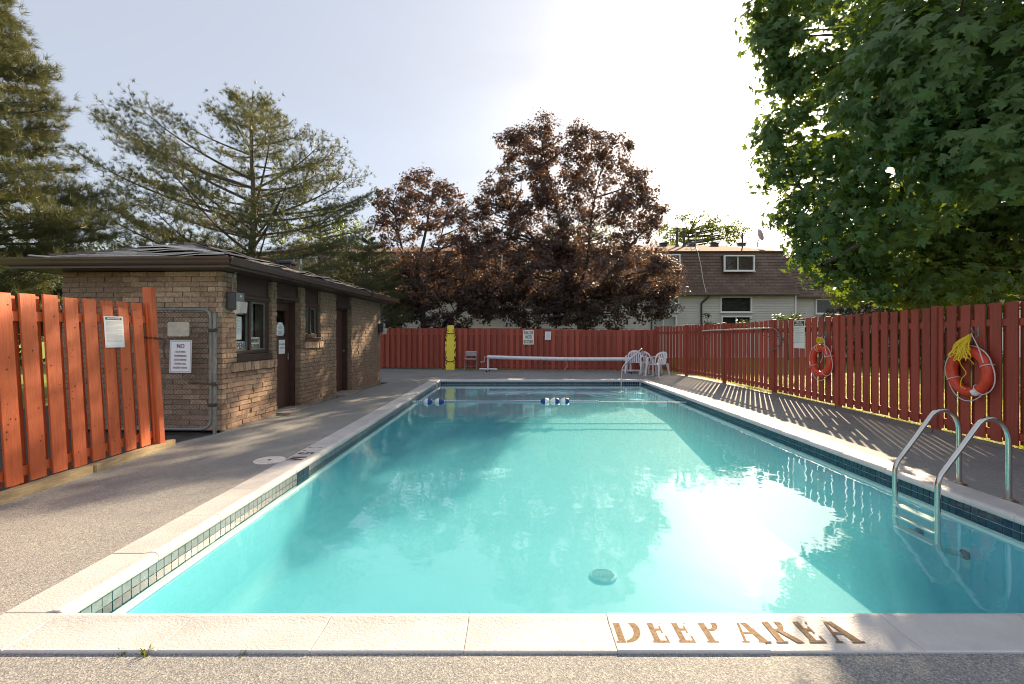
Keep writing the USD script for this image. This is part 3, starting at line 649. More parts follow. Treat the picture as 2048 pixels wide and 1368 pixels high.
core.box((-Wd / 2 - 0.15, 0.052, 1.15), (Wd - 0.31, 0.086, 2.3)).box((-Wd + 0.05, Ln / 2, 1.15), (0.1, Ln - 0.2, 2.3)).box((-Wd / 2, Ln - 0.06, 1.15), (Wd - 0.3, 0.1, 2.3))
HO('mortar_core', core, MORTAR)
# inside: dark room, floor, ceiling
HO('room_lining', MB().box((-1.6, Ln / 2, 1.15), (0.02, Ln - 0.3, 2.2)).box((-0.95, Ln / 2, 2.27), (1.3, Ln - 0.3, 0.02)).box((-0.95, Ln / 2, 0.01), (1.3, Ln - 0.3, 0.02)), mat('room_paint', (0.30, 0.33, 0.30), 0.9))
# brick-on-edge sills
for a, b, lo, hi in sills:
    n = round((b - a) / 0.078); w = (b - a) / n
    for k in range(n):
        v, f = brick(-0.10, 0.045 + rb.uniform(-0.006, 0.006), a + k * w, a + (k + 1) * w - 0.010, lo, hi + rb.uniform(-0.006, 0.004), 'e')
        HO('sill_brick', (v, f), rb.choice(BRICKS))
# windows
def window(t0, t1, z0, z1, mull, lab):
    fr = MB(); d = -0.085
    fr.box((d, (t0 + t1) / 2, z0 + 0.03), (0.09, t1 - t0, 0.06), ch=0.006).box((d, (t0 + t1) / 2, z1 - 0.03), (0.09, t1 - t0, 0.06), ch=0.006)
    fr.box((d, t0 + 0.03, (z0 + z1) / 2), (0.085, 0.06, z1 - z0 - 0.121), ch=0.006).box((d, t1 - 0.03, (z0 + z1) / 2), (0.085, 0.06, z1 - z0 - 0.121), ch=0.006)
    fr.box((-0.05, (t0 + t1) / 2, z0 - 0.058), (0.15, t1 - t0, 0.11), ch=0.01); fr.box((d, mull, (z0 + z1) / 2), (0.07, 0.05, z1 - z0 - 0.121), ch=0.006).box((d + 0.03, (t0 + t1) / 2, z0 - 0.02), (0.16, t1 - t0, 0.035), ch=0.008)
    w = HO('window', fr, BRONZE, label=lab)
    for k, (a, b, dx) in enumerate(((t0 + 0.06, mull - 0.025, -0.10), (mull + 0.025, t1 - 0.06, -0.085))):
        s = MB(); e = 0.022
        for c, sz in (((dx, (a + b) / 2, z0 + 0.06 + e / 2), (0.03, b - a, e)), ((dx, (a + b) / 2, z1 - 0.06 - e / 2), (0.03, b - a, e)), ((dx, a + e / 2, (z0 + z1) / 2), (0.03, e, z1 - z0 - 0.166)), ((dx, b - e / 2, (z0 + z1) / 2), (0.03, e, z1 - z0 - 0.166))): s.box(c, sz)
        HO('sash', s, GALV, w)
        HO('pane', MB().quad((dx, a + e, z0 + 0.083), (dx, b - e, z0 + 0.083), (dx, b - e, z1 - 0.083), (dx, a + e, z1 - 0.083)), GLASS, w)
    return w
w1 = window(0.34, 1.30, 1.09, 1.99, 0.78, 'wide sliding window with papers taped inside')
w2 = window(2.52, 3.19, 1.35, 2.0, 2.86, 'narrow sliding window')
HO('curtain', MB().box((-0.30, 1.15, 1.55), (0.01, 0.22, 0.8)), CURTW, w1); HO('curtain', MB().box((-0.30, 3.05, 1.7), (0.01, 0.26, 0.6)), CURTW, w2)
# header panels above the openings, transom bars, jambs, doors
hd = MB()
for (a, b, lo, hi), zt in zip(op, (1.99, 2.06, 2.0, 2.06)):
    HO('header_panel', MB().box((-0.075, (a + b) / 2, (zt + 2.32) / 2 + 0.012), (0.04, b - a - 0.004, 2.32 - zt - 0.02)), BRONZE)
    HO('transom_bar', MB().box((-0.055, (a + b) / 2, zt + 0.0), (0.09, b - a - 0.004, 0.055), ch=0.008), BRONZE)
for (a, b, lo, hi), nm in zip((op[1], op[3]), ('door with a window and two paper notices', 'plain brown door')):
    jb = MB().box((-0.165, a + 0.02, 1.02), (0.12, 0.04, 2.0)).box((-0.165, b - 0.02, 1.02), (0.12, 0.04, 2.0)).box((-0.165, (a + b) / 2, 2.015), (0.12, b - a - 0.082, 0.04))
    HO('door_frame', jb, BRONZE)
    y0, y1 = a + 0.045, b - 0.045
    if 'window' in nm:
        ml = MB(); g0, g1, gz0, gz1 = y0 + 0.13, y1 - 0.13, 1.36, 1.86
        for c, s in ((((y0 + g0) / 2, 1.015), (g0 - y0, 1.95)), (((y1 + g1) / 2, 1.015), (y1 - g1, 1.95)), (((g0 + g1) / 2, (0.04 + gz0) / 2), (g1 - g0, gz0 - 0.04)), (((g0 + g1) / 2, (gz1 + 1.99) / 2), (g1 - g0, 1.99 - gz1))):
            ml.box((-0.225, c[0], c[1]), (0.04, s[0] - 0.001, s[1]))
        dr_ = HO('door', ml, DOORM, label=nm)
        bd = MB()
        for z in (gz0, gz1): bd.box((-0.202, (g0 + g1) / 2, z), (0.02, g1 - g0 + 0.04, 0.03))
        for y in (g0, g1): bd.box((-0.202, y, (gz0 + gz1) / 2), (0.018, 0.03, gz1 - gz0 - 0.032))
        HO('glazing_bead', bd, BRONZE, dr_); HO('pane', MB().quad((-0.225, g0, gz0), (-0.225, g1, gz0), (-0.225, g1, gz1), (-0.225, g0, gz1)), GLASS, dr_)
        HO('handle', MB().box((-0.190, y1 - 0.06, 0.98), (0.025, 0.025, 0.12), ch=0.006), GALV, dr_)
    else:
        dr_ = HO('door', MB().box((-0.225, (y0 + y1) / 2, 1.015), (0.04, y1 - y0, 1.95), ch=0.004), DOORM, label=nm)
        HO('handle', MB().lathe([(0, 0), (0.012, 0), (0.012, 0.03), (0.028, 0.045), (0.028, 0.07), (0, 0.078)], (-0.205, y1 - 0.07, 1.0), ry(PI / 2), 14), GALV, dr_)
        HO('yellow_sticker', MB().box((-0.203, y0 + 0.10, 1.52), (0.003, 0.12, 0.20)), YELLOW, dr_)
    HO('threshold', MB().box((0.01, (a + b) / 2, 0.005), (0.46, b - a - 0.002, 0.05), ch=0.006), mat('threshold_concrete_' + ('a' if 'window' in nm else 'b'), (0.26, 0.235, 0.20), 0.95, var=0.3, vscale=14))
HO('footing', MB().box((0.0, Ln / 2, -0.015), (0.05, Ln, 0.05)), mat('footing_concrete', (0.24, 0.21, 0.18), 0.95, var=0.3))
# eaves
ex0, ex1, ey0, ey1 = -Wd - 0.38, 0.36, -0.40, Ln + 0.36
HO('soffit', MB().box(((ex0 + ex1) / 2, (ey0 + ey1) / 2, 2.335), (ex1 - ex0 - 0.04, ey1 - ey0 - 0.04, 0.02)), BRONZE)
fs = MB().box((ex1 - 0.012, (ey0 + ey1) / 2, 2.37), (0.024, ey1 - ey0, 0.10)).box((ex0 + 0.012, (ey0 + ey1) / 2, 2.37), (0.024, ey1 - ey0, 0.10))
fs.box(((ex0 + ex1) / 2, ey0 + 0.012, 2.37), (ex1 - ex0 - 0.05, 0.024, 0.10)).box(((ex0 + ex1) / 2, ey1 - 0.012, 2.37), (ex1 - ex0 - 0.05, 0.024, 0.10))
HO('fascia', fs, FASCIA)
gp = Polygon([(0, 0), (0.055, 0), (0.075, 0.02), (0.085, 0.05), (0.10, 0.075), (0.105, 0.10), (0.098, 0.10), (0.085, 0.08), (0.07, 0.04), (0.05, 0.015), (0.008, 0.015), (0.008, 0.10), (0, 0.10)])
HO('gutter', MB().prism(gp, ey1 - ey0 + 0.1, np.array([[1, 0, 0], [0, 0, 1], [0, 1, 0]]).T, (ex1 + 0.001, ey0 - 0.05, 2.355)), FASCIA)
HO('gutter', MB().prism(gp, ex1 - ex0 + 0.1, np.array([[0, -1, 0], [0, 0, 1], [1, 0, 0]]).T, (ex0 - 0.05, ey0 - 0.001, 2.355)), FASCIA)
HO('gutter_strap', MB().box((ex1 + 0.055, 5.35 - 0.2, 2.41), (0.13, 0.05, 0.13), ch=0.01), DARKM)
# hip roof: decking and curled shingles
ez, rzz, rX, rY0, rY1 = 2.43, 2.94, (ex0 + ex1) / 2, ey0 + (ex1 - ex0) / 2, ey1 - (ex1 - ex0) / 2
c4 = np.array([[ex0, ey0, ez], [ex1, ey0, ez], [ex1, ey1, ez], [ex0, ey1, ez], [rX, rY0, rzz], [rX, rY1, rzz]])
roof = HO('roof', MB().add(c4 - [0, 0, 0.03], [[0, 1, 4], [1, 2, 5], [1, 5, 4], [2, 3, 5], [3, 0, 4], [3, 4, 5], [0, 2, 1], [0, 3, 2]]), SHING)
rs = random.Random(21)
def slope(A, B, C, D, rows, tab, limit=None):
    """shingle tabs between the eave A-B and the upper edge D-C"""
    A, B, C, D = map(np.asarray, (A, B, C, D)); nrm = unit(np.cross(B - A, D - A)); rest_, wave = MB(), rs.uniform(0, 6)
    curl = lambda s, r, L: 0.012 + 0.055 * max(0, math.sin(2.2 * s * L + wave + r * 0.9)) ** 2 * (0.4 + 0.6 * math.sin(r * 2.1) ** 2)
    for r in range(rows):
        u0, u1 = r / rows, (r + 1.25) / rows
        a0, b0 = A + (D - A) * u0, B + (C - B) * u0; a1, b1 = A + (D - A) * min(u1, 1), B + (C - B) * min(u1, 1)
        L0 = np.linalg.norm(b0 - a0); n = max(1, round(L0 / tab)); o = rs.uniform(-0.3, 0.3)
        for k in range(n):
            s0, s1 = np.clip((k + o * (k > 0)) / n, 0, 1), np.clip((k + 1 + o * (k < n - 1)) / n, 0, 1)
            li = curl(s0, r, L0)
            li2 = curl(s1, r, L0) + rs.uniform(0, 0.004)
            p = [a0 + (b0 - a0) * s0 + nrm * li, a0 + (b0 - a0) * (s1 - 0.002) + nrm * li2, a1 + (b1 - a1) * (s1 - 0.002) + nrm * 0.004, a1 + (b1 - a1) * s0 + nrm * 0.004]
            q = [x - nrm * 0.011 for x in p]
            mb = MB().add(p + q, [[0, 1, 2, 3], [7, 6, 5, 4], [0, 4, 5, 1], [1, 5, 6, 2], [2, 6, 7, 3], [3, 7, 4, 0]])
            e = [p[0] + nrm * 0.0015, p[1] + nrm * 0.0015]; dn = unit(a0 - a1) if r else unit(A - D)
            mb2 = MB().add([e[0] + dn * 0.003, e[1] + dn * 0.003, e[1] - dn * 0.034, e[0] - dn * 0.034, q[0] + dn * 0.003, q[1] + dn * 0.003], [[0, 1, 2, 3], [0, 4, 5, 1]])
            if limit and limit[0] > 0:
                limit[0] -= 1; sp = HO('shingle', mb, SHING, roof)
            else: rest_.add(*mb.arrays())
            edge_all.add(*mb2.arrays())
    if rest_.n: HO('shingle_courses', rest_, SHING, roof, kind='stuff')
edge_all = MB(); lim = [290]
slope(c4[0], c4[1], c4[4], c4[4], 11, 0.36, lim)
slope(c4[1], c4[2], c4[5], c4[4], 11, 0.40, lim)
slope(c4[3], c4[0], c4[4], c4[5], 11, 0.6); slope(c4[2], c4[3], c4[5], c4[5], 11, 0.6)
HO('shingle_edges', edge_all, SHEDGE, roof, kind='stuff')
cap = MB()
for a, b in ((c4[0], c4[4]), (c4[1], c4[4]), (c4[2], c4[5]), (c4[3], c4[5]), (c4[4], c4[5])):
    n = int(np.linalg.norm(b - a) / 0.2)
    for k in range(n):
        p, q = a + (b - a) * k / n, a + (b - a) * (k + 1.2) / n; d = unit(q - p); s = unit(np.cross(d, [0, 0, 1])); h = np.array([0, 0, 0.04 + rs.uniform(0, 0.012)])
        cap.add([p + s * 0.12 - [0, 0, 0.012], p + h, p - s * 0.12 - [0, 0, 0.012], q + s * 0.12 - [0, 0, 0.02], q + [0, 0, 0.025], q - s * 0.12 - [0, 0, 0.02]], [[0, 1, 4, 3], [1, 2, 5, 4]])
HO('ridge_cap', cap, SHING, roof)
HO('roof_vent', MB().box((rX + 0.45, 3.3, 2.93), (0.34, 0.34, 0.06), ch=0.015).box((rX + 0.45, 3.3, 2.86), (0.24, 0.24, 0.10)), DARKM, roof)

# papers in the window and on the door: things of their own
def wsign(name, label, t, z, x, w, h, m, lines=(), fine=(), cat='notice', **kw):
    return sign(name, label, loc2w((x, t, z)), unit(np.array([math.sin(BA), math.cos(BA), 0])), w, h, m, lines, fine=fine, cat=cat, thick=0.001, round_=0.003, **kw)
wsign('open_sign', 'white sign reading open at the foot of the pool house window', 0.565, 1.225, -0.111, 0.30, 0.13, PAPER, [('OPEN', 0.095, 0, 0.25, INK)], cat='sign')
wsign('paper_notice', 'blank looking white sheet taped inside the window above the open sign', 0.53, 1.50, -0.111, 0.22, 0.36, PAPER, fine=[(-0.08, 0.08, 0.12 - 0.025 * k, 0.004) for k in range(9)])
wsign('telephone_sign', 'pale emergency telephone sign in the right half of the window', 0.97, 1.255, -0.096, 0.28, 0.20, SIGNW, [('EMERGENCY', 0.060, 0.045, 0.25, INK), ('TELEPHONE', 0.060, -0.045, 0.25, INK)], cat='sign')
t = wsign('door_notice', 'white sheet taped to the brown door below its window', 2.03, 1.17, -0.2035, 0.22, 0.26, PAPER, [('NO SMOKING', 0.03, 0.05, 0.2, INKG), ('NO PETS', 0.03, -0.02, 0.17, INKG)])
hexa = Polygon([(0.16 * math.cos(a), 0.16 * math.sin(a)) for a in np.linspace(PI / 8, 2 * PI + PI / 8, 9)[:-1]])
hx = thing('door_sticker', 'eight sided white notice on the glass of the brown door', 'notice', loc2w((-0.222, 2.0, 1.30)))
Mh = np.stack([np.array([math.sin(BA), math.cos(BA), 0]), np.array([0, 0, 1.0]), np.cross([math.sin(BA), math.cos(BA), 0], [0, 0, 1])], 1)
obj('panel', MB().prism(hexa, 0.001, Mh, loc2w((-0.2225, 2.0, 1.48))), PAPER, hx)
mb = MB()
for k, (w_, h_) in enumerate(((0.08, 0.012), (0.14, 0.016), (0.06, 0.010), (0.16, 0.016), (0.14, 0.016))): mb.prism(sbox(-w_ / 2, 0.07 - k * 0.036, w_ / 2, 0.07 - k * 0.036 + h_), 0.0008, Mh, loc2w((-0.221, 2.0, 1.48)))
obj('fine_print', mb, INKG, hx)

# wall lamps with conduit
def wall_lamp(t, z, label, bend):
    o = loc2w((0.012, t, z)); th = thing('wall_lamp', label, 'wall lamp', o, -BA, group='wall lamps on the pool house')
    L = lambda mb: mb.xf(rz(-BA), o)
    obj('housing', L(MB().box((0.075, 0, 0.13), (0.15, 0.20, 0.26), ch=0.012)), LAMPB, th)
    obj('front_plate', L(MB().box((0.153, 0, 0.195), (0.006, 0.19, 0.12), ch=0.002)), LAMPG, th)
    obj('photocell', L(MB().lathe([(0, 0), (0.016, 0), (0.014, 0.012), (0, 0.016)], (0.156, 0.0, 0.205), ry(PI / 2), 14)), SIGNW, th)
    sh = trimesh.convex.convex_hull(np.array([(x, y, zz) for x, zz in ((0.155, 0.13), (0.215, 0.12), (0.20, -0.04), (0.13, -0.06), (0.10, 0.0)) for y in (-0.085, 0.085)]))
    obj('lamp_shade', L(MB().mesh(sh)), FROST, th)
    obj('conduit', L(MB().tube(fillet(bend, 0.09), 0.011, 8)), GALV, th)
wall_lamp(0.165, 1.76, 'bronze wall lamp with ribbed glass beside the wide pool house window', [(0.05, -0.02, 0.25), (0.05, -0.02, 0.56), (0.16, 0.22, 0.61)])
wall_lamp(6.98, 1.46, 'small bronze wall lamp at the far corner of the pool house', [(0.05, 0, 0.25), (0.05, 0, 0.72), (0.16, 0.2, 0.84)])

# chain link gate folded back against the south wall
gd = unit([1, 0.0, 0]); GYv = 6.86
g0, g1, gb, gt = -5.75, -4.30, 0.06, 1.76
gate = thing('chain_link_gate', 'grey chain link gate standing open against the brick wall', 'gate', ((g0 + g1) / 2, GYv, 0))
obj('frame', MB().tube(fillet([(g0, GYv, gb), (g0, GYv, gt), (g1, GYv, gt), (g1, GYv, gb), (g0 + 0.03, GYv, gb)], 0.14, 8), 0.021, 10), GALV, gate)
obj('gate_post', MB().tube([(g1 + 0.055, GYv, -0.03), (g1 + 0.055, GYv, 1.70)], 0.024, 10).tube([(g1 + 0.055, GYv, 1.70), (g1 + 0.055, GYv, 1.72)], [0.027, 0.010], 10), GALV, gate)
mesh_ = MB(); pit = 0.052
for k in range(-36, 30):
    for sg in (1, -1):
        pts = []
        n = 40
        x0_, z0_ = g0 + 0.02, gb + k * pit * 1.0 if sg > 0 else gb + (k + 36) * pit
        z_at = lambda x: z0_ + sg * (x - g0)
        xs = np.array([g0 + 0.02, g1 - 0.02]); 
        lo, hi = gb + 0.01, gt - 0.01
        xa = (lo - z0_) / sg + g0; xb = (hi - z0_) / sg + g0
        xl, xh = max(min(xa, xb), xs[0]), min(max(xa, xb), xs[1])
        if xh - xl > 0.03: mesh_.tube([(xl, GYv - 0.006 * sg, z_at(xl)), (xh, GYv - 0.006 * sg, z_at(xh))], 0.0024, 3, caps=False)
obj('wire_mesh', mesh_, GALVD, gate, kind='stuff')
for z in (0.40, 1.46): obj('hinge', MB().box((g1 + 0.03, GYv - 0.01, z), (0.11, 0.05, 0.045), ch=0.01).lathe([(0, 0), (0.016, 0), (0.016, 0.05), (0, 0.05)], (g1 + 0.09, GYv - 0.02, z - 0.02), None, 10), DARKM, gate)
obj('latch_rod', MB().tube([(g1 - 0.3, GYv - 0.03, 0.72), (g1 + 0.02, GYv - 0.03, 0.70), (g1 + 0.12, GYv - 0.04, 0.68)], 0.012, 8).box((g1 + 0.06, GYv - 0.03, 0.70), (0.05, 0.05, 0.06), ch=0.008), RUST, gate)
sl = []
sign('blank_sign', 'blank faded metal plate wired to the gate above the rules sign', (-4.73, 6.815, 1.475), (1, 0, 0.0), 0.305, 0.20, SIGNG, [], round_=0.025)
sign('rules_sign', 'white pool rules sign with maroon letters on the gate', (-4.70, 6.815, 1.09), (1, 0, -0.01), 0.305, 0.455, PAPER, [('NO', 0.054, 0.148, 0.105, INKR), ('EATING', 0.025, 0.066, 0.138, INKR), ('RUNNING', 0.025, 0.010, 0.17, INKR), ('DUCKING', 0.025, -0.046, 0.17, INKR), ('SKIN OIL', 0.025, -0.102, 0.165, INKR), ('HAIR PINS', 0.025, -0.158, 0.195, INKR)], border=(0.012, 0.005, INKR), round_=0.004, Y=(0.02, 0, 1))
# chain on the end post
ch = thing('gate_chain', 'rusty chain wrapped round the tall red end post', 'chain', (-4.50, 6.0, 1.2))
pc = leaned([[-4.375, 5.96, 1.36]])[0]
loop = [pc + [0.068, -0.07, 0.0], pc + [0.07, 0.02, -0.01], pc + [0.08, 0.075, -0.02], pc + [0.10, 0.09, -0.05], pc + [0.085, 0.085, -0.14], pc + [0.10, 0.085, -0.26]]
loop = [pc + [-0.07, -0.072, 0.02], pc + [0.0, -0.078, 0.0]] + loop
path_ = curve(loop, 40)
cum = np.concatenate([[0], np.cumsum(np.linalg.norm(np.diff(path_, axis=0), axis=1))])
for k in range(int(cum[-1] / 0.026)):
    s = (k + 0.5) * 0.026; p = np.array([np.interp(s, cum, path_[:, i]) for i in range(3)]); p2 = np.array([np.interp(s + 0.01, cum, path_[:, i]) for i in range(3)])
    d = unit(p2 - p); u = unit(np.cross(d, [0.3, 0.2, 0.9])); w = np.cross(d, u); side_ = u if k % 2 else w
    a = np.linspace(0, 2 * PI, 13); obj('link', MB().tube([p + d * 0.018 * math.cos(t) + side_ * 0.010 * math.sin(t) for t in a], 0.0038, 5, caps=False), RUST, ch)
# ------------------------------------------------------------------ things round the pool
# chrome ladder
lad = thing('pool_ladder', 'chrome pool ladder with two curved handrails on the right edge', 'ladder', (4.2, 4.35, 0))
for y in (4.57, 4.11):
    top = 0.69
    pts = [(4.205, y, -0.02), (4.205, y, 0.42)] + [(4.205 - 0.155 + 0.155 * math.cos(a), y, 0.50 + 0.185 * math.sin(a)) for a in np.linspace(0.15, PI * 0.72, 10)]
    pts += [(3.70, y, 0.30)]
    low = fillet([pts[-2], (3.60, y, 0.165), (3.60, y, -0.42), (3.80, y, -0.47)], 0.07, 6)
    pts = np.array(pts[:-1] + list(low[1:]))
    obj('handrail', MB().tube(pts, 0.0215, 16), STEEL, lad, smooth=50)
    obj('escutcheon', MB().lathe([(0.024, -0.018), (0.066, -0.018), (0.064, -0.010), (0.030, 0.004), (0.024, 0.012)], (4.205, y, 0), None, 24), STEELD, lad, smooth=40)
    obj('bumper', MB().box((3.83, y, -0.47), (0.05, 0.08, 0.07), ch=0.015), BLUEF, lad)
for z in (-0.20, -0.30, -0.40): obj('step', MB().box((3.61, 4.34, z), (0.085, 0.42, 0.014), ch=0.004), WHITEPL, lad)
# grab rail at the entry steps
gr_ = thing('step_handrail', 'slim steel handrail over the entry steps in the far corner', 'handrail', (4.1, 15.2, 0))
pr_ = fillet([(4.10, 15.22, -0.02), (4.07, 15.18, 0.80), (4.00, 15.10, 0.97), (3.22, 14.38, 0.44), (3.16, 14.32, -0.30)], 0.16, 7)
obj('rail', MB().tube(pr_, 0.021, 12), STEEL, gr_, smooth=50)
obj('escutcheon', MB().lathe([(0.022, -0.018), (0.06, -0.018), (0.03, 0.002), (0.022, 0.01)], (4.10, 15.22, 0), None, 20), STEELD, gr_)

# lane rope with floats
ln = thing('lane_rope', 'blue and white rope with oval floats across the pool', 'lane rope', (0.8, 10.96, WZ))
LY = 10.96
def rope_y(x): return LY + 0.05 * math.sin(0.9 * x)
xs = np.linspace(X0 - 0.03, X1 + 0.03, 90)
rope_pts = np.array([(x, rope_y(x), WZ + 0.010 + 0.004 * math.sin(3 * x) - (0.025 if x > 1.9 else 0)) for x in xs])
tw = mat('twisted_rope', (0.66, 0.68, 0.70), 0.6)
obj('rope', MB().tube(rope_pts + [0, 0, 0.006], 0.018, 8), tw, ln)
st_ = MB()
for k in range(150):
    x = -2.2 + k * 0.0405
    if x > 1.95: break
    st_.tube([(x, rope_y(x) - 0.017, WZ + 0.002), (x + 0.020, rope_y(x) - 0.017, WZ + 0.030)], 0.0085, 4)
obj('rope_strand', st_, BLUEF, ln, kind='stuff')
def fl(px0, px1, blue_left):
    a, b = (px0 - VX) / FPX * LY, (px1 - VX) / FPX * LY; L = b - a; y = rope_y((a + b) / 2); hi = math.asin(1) 
    prof = [(0.075 * math.sqrt(max(0, 1 - (2 * s - 1) ** 2 * 0.98)) if 0 < s < 1 else 0.0, s * L) for s in np.linspace(0, 1, 15)]
    M = ry(PI / 2)
    mids = 7 if True else 8
    A_, B_ = prof[:mids + 1], prof[mids:]
    root = obj('float', MB().lathe(A_, (a, y, WZ + 0.015), M, 18), BLUEF if blue_left else WHITEF, ln, smooth=40)
    obj('float_half', MB().lathe(B_, (a, y, WZ + 0.015), M, 18), WHITEF if blue_left else BLUEF, root, smooth=40)
for p0, p1, bl in ((848, 866, False), (869.5, 889, False), (1081, 1099, True), (1100.5, 1120, False), (1121, 1139.5, False)): fl(p0, p1, bl)

# skimmer lid in the deck
sk_ = thing('skimmer_lid', 'round pale skimmer lid set in the left deck', 'lid', (-2.73, 5.42, -0.02))
obj('lid', MB().lathe([(0.165, -0.004), (0.165, 0.006), (0.158, 0.010), (0, 0.012)], (-2.74, 5.42, -0.012), None, 40), mat('aged_lid', (0.72, 0.68, 0.60), 0.7, var=0.2, vscale=12), sk_)
obj('finger_hole', MB().lathe([(0.02, 0), (0.02, 0.0035), (0, 0.0035)], (-2.73, 5.40, -0.001), None, 14), INK, sk_)

# life rings
def life_ring(px, py, tag_a, label, seed, tangle):
    c, d, n = on_right(px, py, 0.125); r_ = random.Random(seed)
    th = thing('life_ring', label, 'life ring', c - [0, 0, 0.35])
    up = np.array([0, 0, 1.0]); R_, q = 0.262, 0.062
    to = lambda x, y, z=0.0: c + d * x + up * y + n * z
    A = np.linspace(0, 2 * PI, 49); B = np.linspace(0, 2 * PI, 17)[:-1]
    v, f = [], []
    for a in A[:-1]:
        for b in B: v.append(to((R_ + q * 1.02 * math.cos(b)) * math.cos(a), (R_ + q * 1.02 * math.cos(b)) * math.sin(a), q * math.sin(b)))
    N = 48; m = 16
    for i in range(N):
        for j in range(m): f.append([i * m + j, ((i + 1) % N) * m + j, ((i + 1) % N) * m + (j + 1) % m, i * m + (j + 1) % m])
    obj('ring', MB().add(v, f), RING, th, smooth=True)
    # sticker wrapped on the tube
    v, f = [], []
    aa = np.linspace(tag_a - 0.16, tag_a + 0.16, 7); bb = np.linspace(0.25, 1.75, 8)
    for a in aa:
        for b in bb: v.append(to((R_ + (q * 1.02 + 0.0015) * math.cos(b)) * math.cos(a), (R_ + (q * 1.02 + 0.0015) * math.cos(b)) * math.sin(a), (q + 0.0015) * math.sin(b)))
    for i in range(6):
        for j in range(7): f.append([i * 8 + j, (i + 1) * 8 + j, (i + 1) * 8 + j + 1, i * 8 + j + 1])
    obj('label', MB().add(v, f), PAPER, th)
    # grab line slack between four points
    an = [0.35, 1.9, 3.6, 5.3]
    gl = MB()
    for a0, a1 in zip(an, an[1:] + [an[0] + 2 * PI]):
        pts = []
        for t in np.linspace(0, 1, 14):
            a = a0 + (a1 - a0) * t; rr = R_ + q + 0.012 + 0.03 * math.sin(PI * t); p = to(rr * math.cos(a), rr * math.sin(a), 0.01); p = p - up * 0.025 * math.sin(PI * t); pts.append(p)
        gl.tube(pts, 0.007, 6)
    obj('grab_line', gl, ROPEW, th)
    for a in an:
        obj('band', MB().tube([to((R_ + 0.07 * math.cos(b)) * math.cos(a), (R_ + 0.07 * math.cos(b)) * math.sin(a), 0.07 * math.sin(b)) for b in np.linspace(0, 2 * PI, 20)], 0.006, 5, caps=False), ROPEW, th)
    # yellow throw rope hanging from the hook over the ring
    rp = MB(); hk = to(0.03, R_ + q + 0.16, 0.0)
    if tangle:
        for k in range(14):
            s = r_.uniform(-1, 1); e = to(0.0 + s * 0.13, R_ + q - 0.05 + r_.uniform(-0.10, 0.06), q + 0.03 + r_.uniform(-0.005, 0.04))
            pts = [hk + n * r_.uniform(0.0, 0.03), (hk + e) / 2 + d * (s * 0.05 + r_.uniform(-0.03, 0.03)) + n * 0.03, e, e + d * r_.uniform(-0.06, 0.06) - up * 0.03 + n * 0.004, (hk + e) / 2 + d * r_.uniform(-0.09, 0.09) + n * 0.035, hk + n * r_.uniform(0.01, 0.04)]
            rp.tube(curve(pts, 30), 0.0058, 6)
        for k in range(12):
            cx_, cy_, ra_, rb_2, ph = r_.uniform(-0.09, 0.09), R_ + q - 0.03 + r_.uniform(-0.10, 0.06), r_.uniform(0.03, 0.075), r_.uniform(0.018, 0.045), r_.uniform(0, 3.1)
            rp.tube(np.array([to(cx_ + ra_ * math.cos(t) * math.cos(ph) - rb_2 * math.sin(t) * math.sin(ph), cy_ + ra_ * math.cos(t) * math.sin(ph) + rb_2 * math.sin(t) * math.cos(ph), q + 0.022 + 0.010 * math.sin(2 * t + k) + 0.002 * k) for t in np.linspace(0, 2 * PI, 18)]), 0.0052, 6, caps=False)
        rp.tube(curve([to(-0.08, R_ + 0.02, q + 0.03), to(-0.10, 0.10, 0.03), to(-0.04, -0.02, 0.01), to(-0.10, -0.10, 0.01), to(-0.06, -0.19, 0.06), to(0.04, -0.225, q + 0.02)], 40), 0.0055, 6)
        rp.tube(curve([to(0.02, R_, q + 0.03), to(0.05, 0.16, 0.04), to(0.10, 0.10, 0.03)], 20), 0.0055, 6)
    else:
        for k in range(13):
            a0 = r_.uniform(0, 6.28); pts = []
            for t in np.linspace(0, 2 * PI, 16): pts.append(to(0.02 + (0.062 + 0.012 * math.sin(3 * t + k)) * math.cos(t + a0) * (0.8 + 0.3 * math.cos(k)), R_ + q + 0.075 + (0.055 + 0.012 * math.cos(2 * t + k)) * math.sin(t + a0), 0.02 + 0.028 * math.sin(t * 2 + k) + 0.0022 * k))
            rp.tube(pts, 0.0058, 6, caps=False)
        rp.tube(curve([to(0.0, R_ + q + 0.05, 0.05), to(-0.02, R_ + 0.03, q + 0.012), to(0.0, R_ - 0.05, q + 0.005)], 14), 0.0058, 6)
    obj('throw_rope', rp, ROPEY, th)
    obj('hanging_line', MB().tube(curve([hk, to(0.16, R_ + 0.05, 0.03), to(0.26, 0.13, 0.06)], 16), 0.0065, 6), ROPEW, th)
    if not tangle: obj('hanging_line', MB().tube(curve([to(0.03, R_ - 0.06, 0.0), to(0.03, 0.1, -0.02), to(-0.06, -0.04, -0.02)], 16), 0.0055, 6), ROPEW, th)
    hkp, d2, n2 = c + up * (R_ + q + 0.20), d, n
    ho = thing('wall_hook', 'steel double hook on the right fence above the ' + ('near' if tangle else 'far') + ' life ring', 'hook', hkp - n * 0.08)
    o = hkp - n * 0.085 + d * 0.03
    obj('hook', MB().box(o, (0.022, 0.022, 0.14), ch=0.004).tube(curve([o + [0, 0, 0.0], o + n * 0.05 - up * 0.02, o + n * 0.085 + up * 0.03], 14), 0.0065, 7).tube(curve([o - up * 0.05, o + n * 0.05 - up * 0.09, o + n * 0.09 - up * 0.04], 14), 0.0065, 7), GALV, ho)
life_ring(1642, 722, math.radians(192), 'far red life ring with balled yellow rope under the regulations sign', 4, False)
life_ring(1939, 743, math.radians(-64), 'near red life ring draped with tangled yellow rope on the right fence', 9, True)

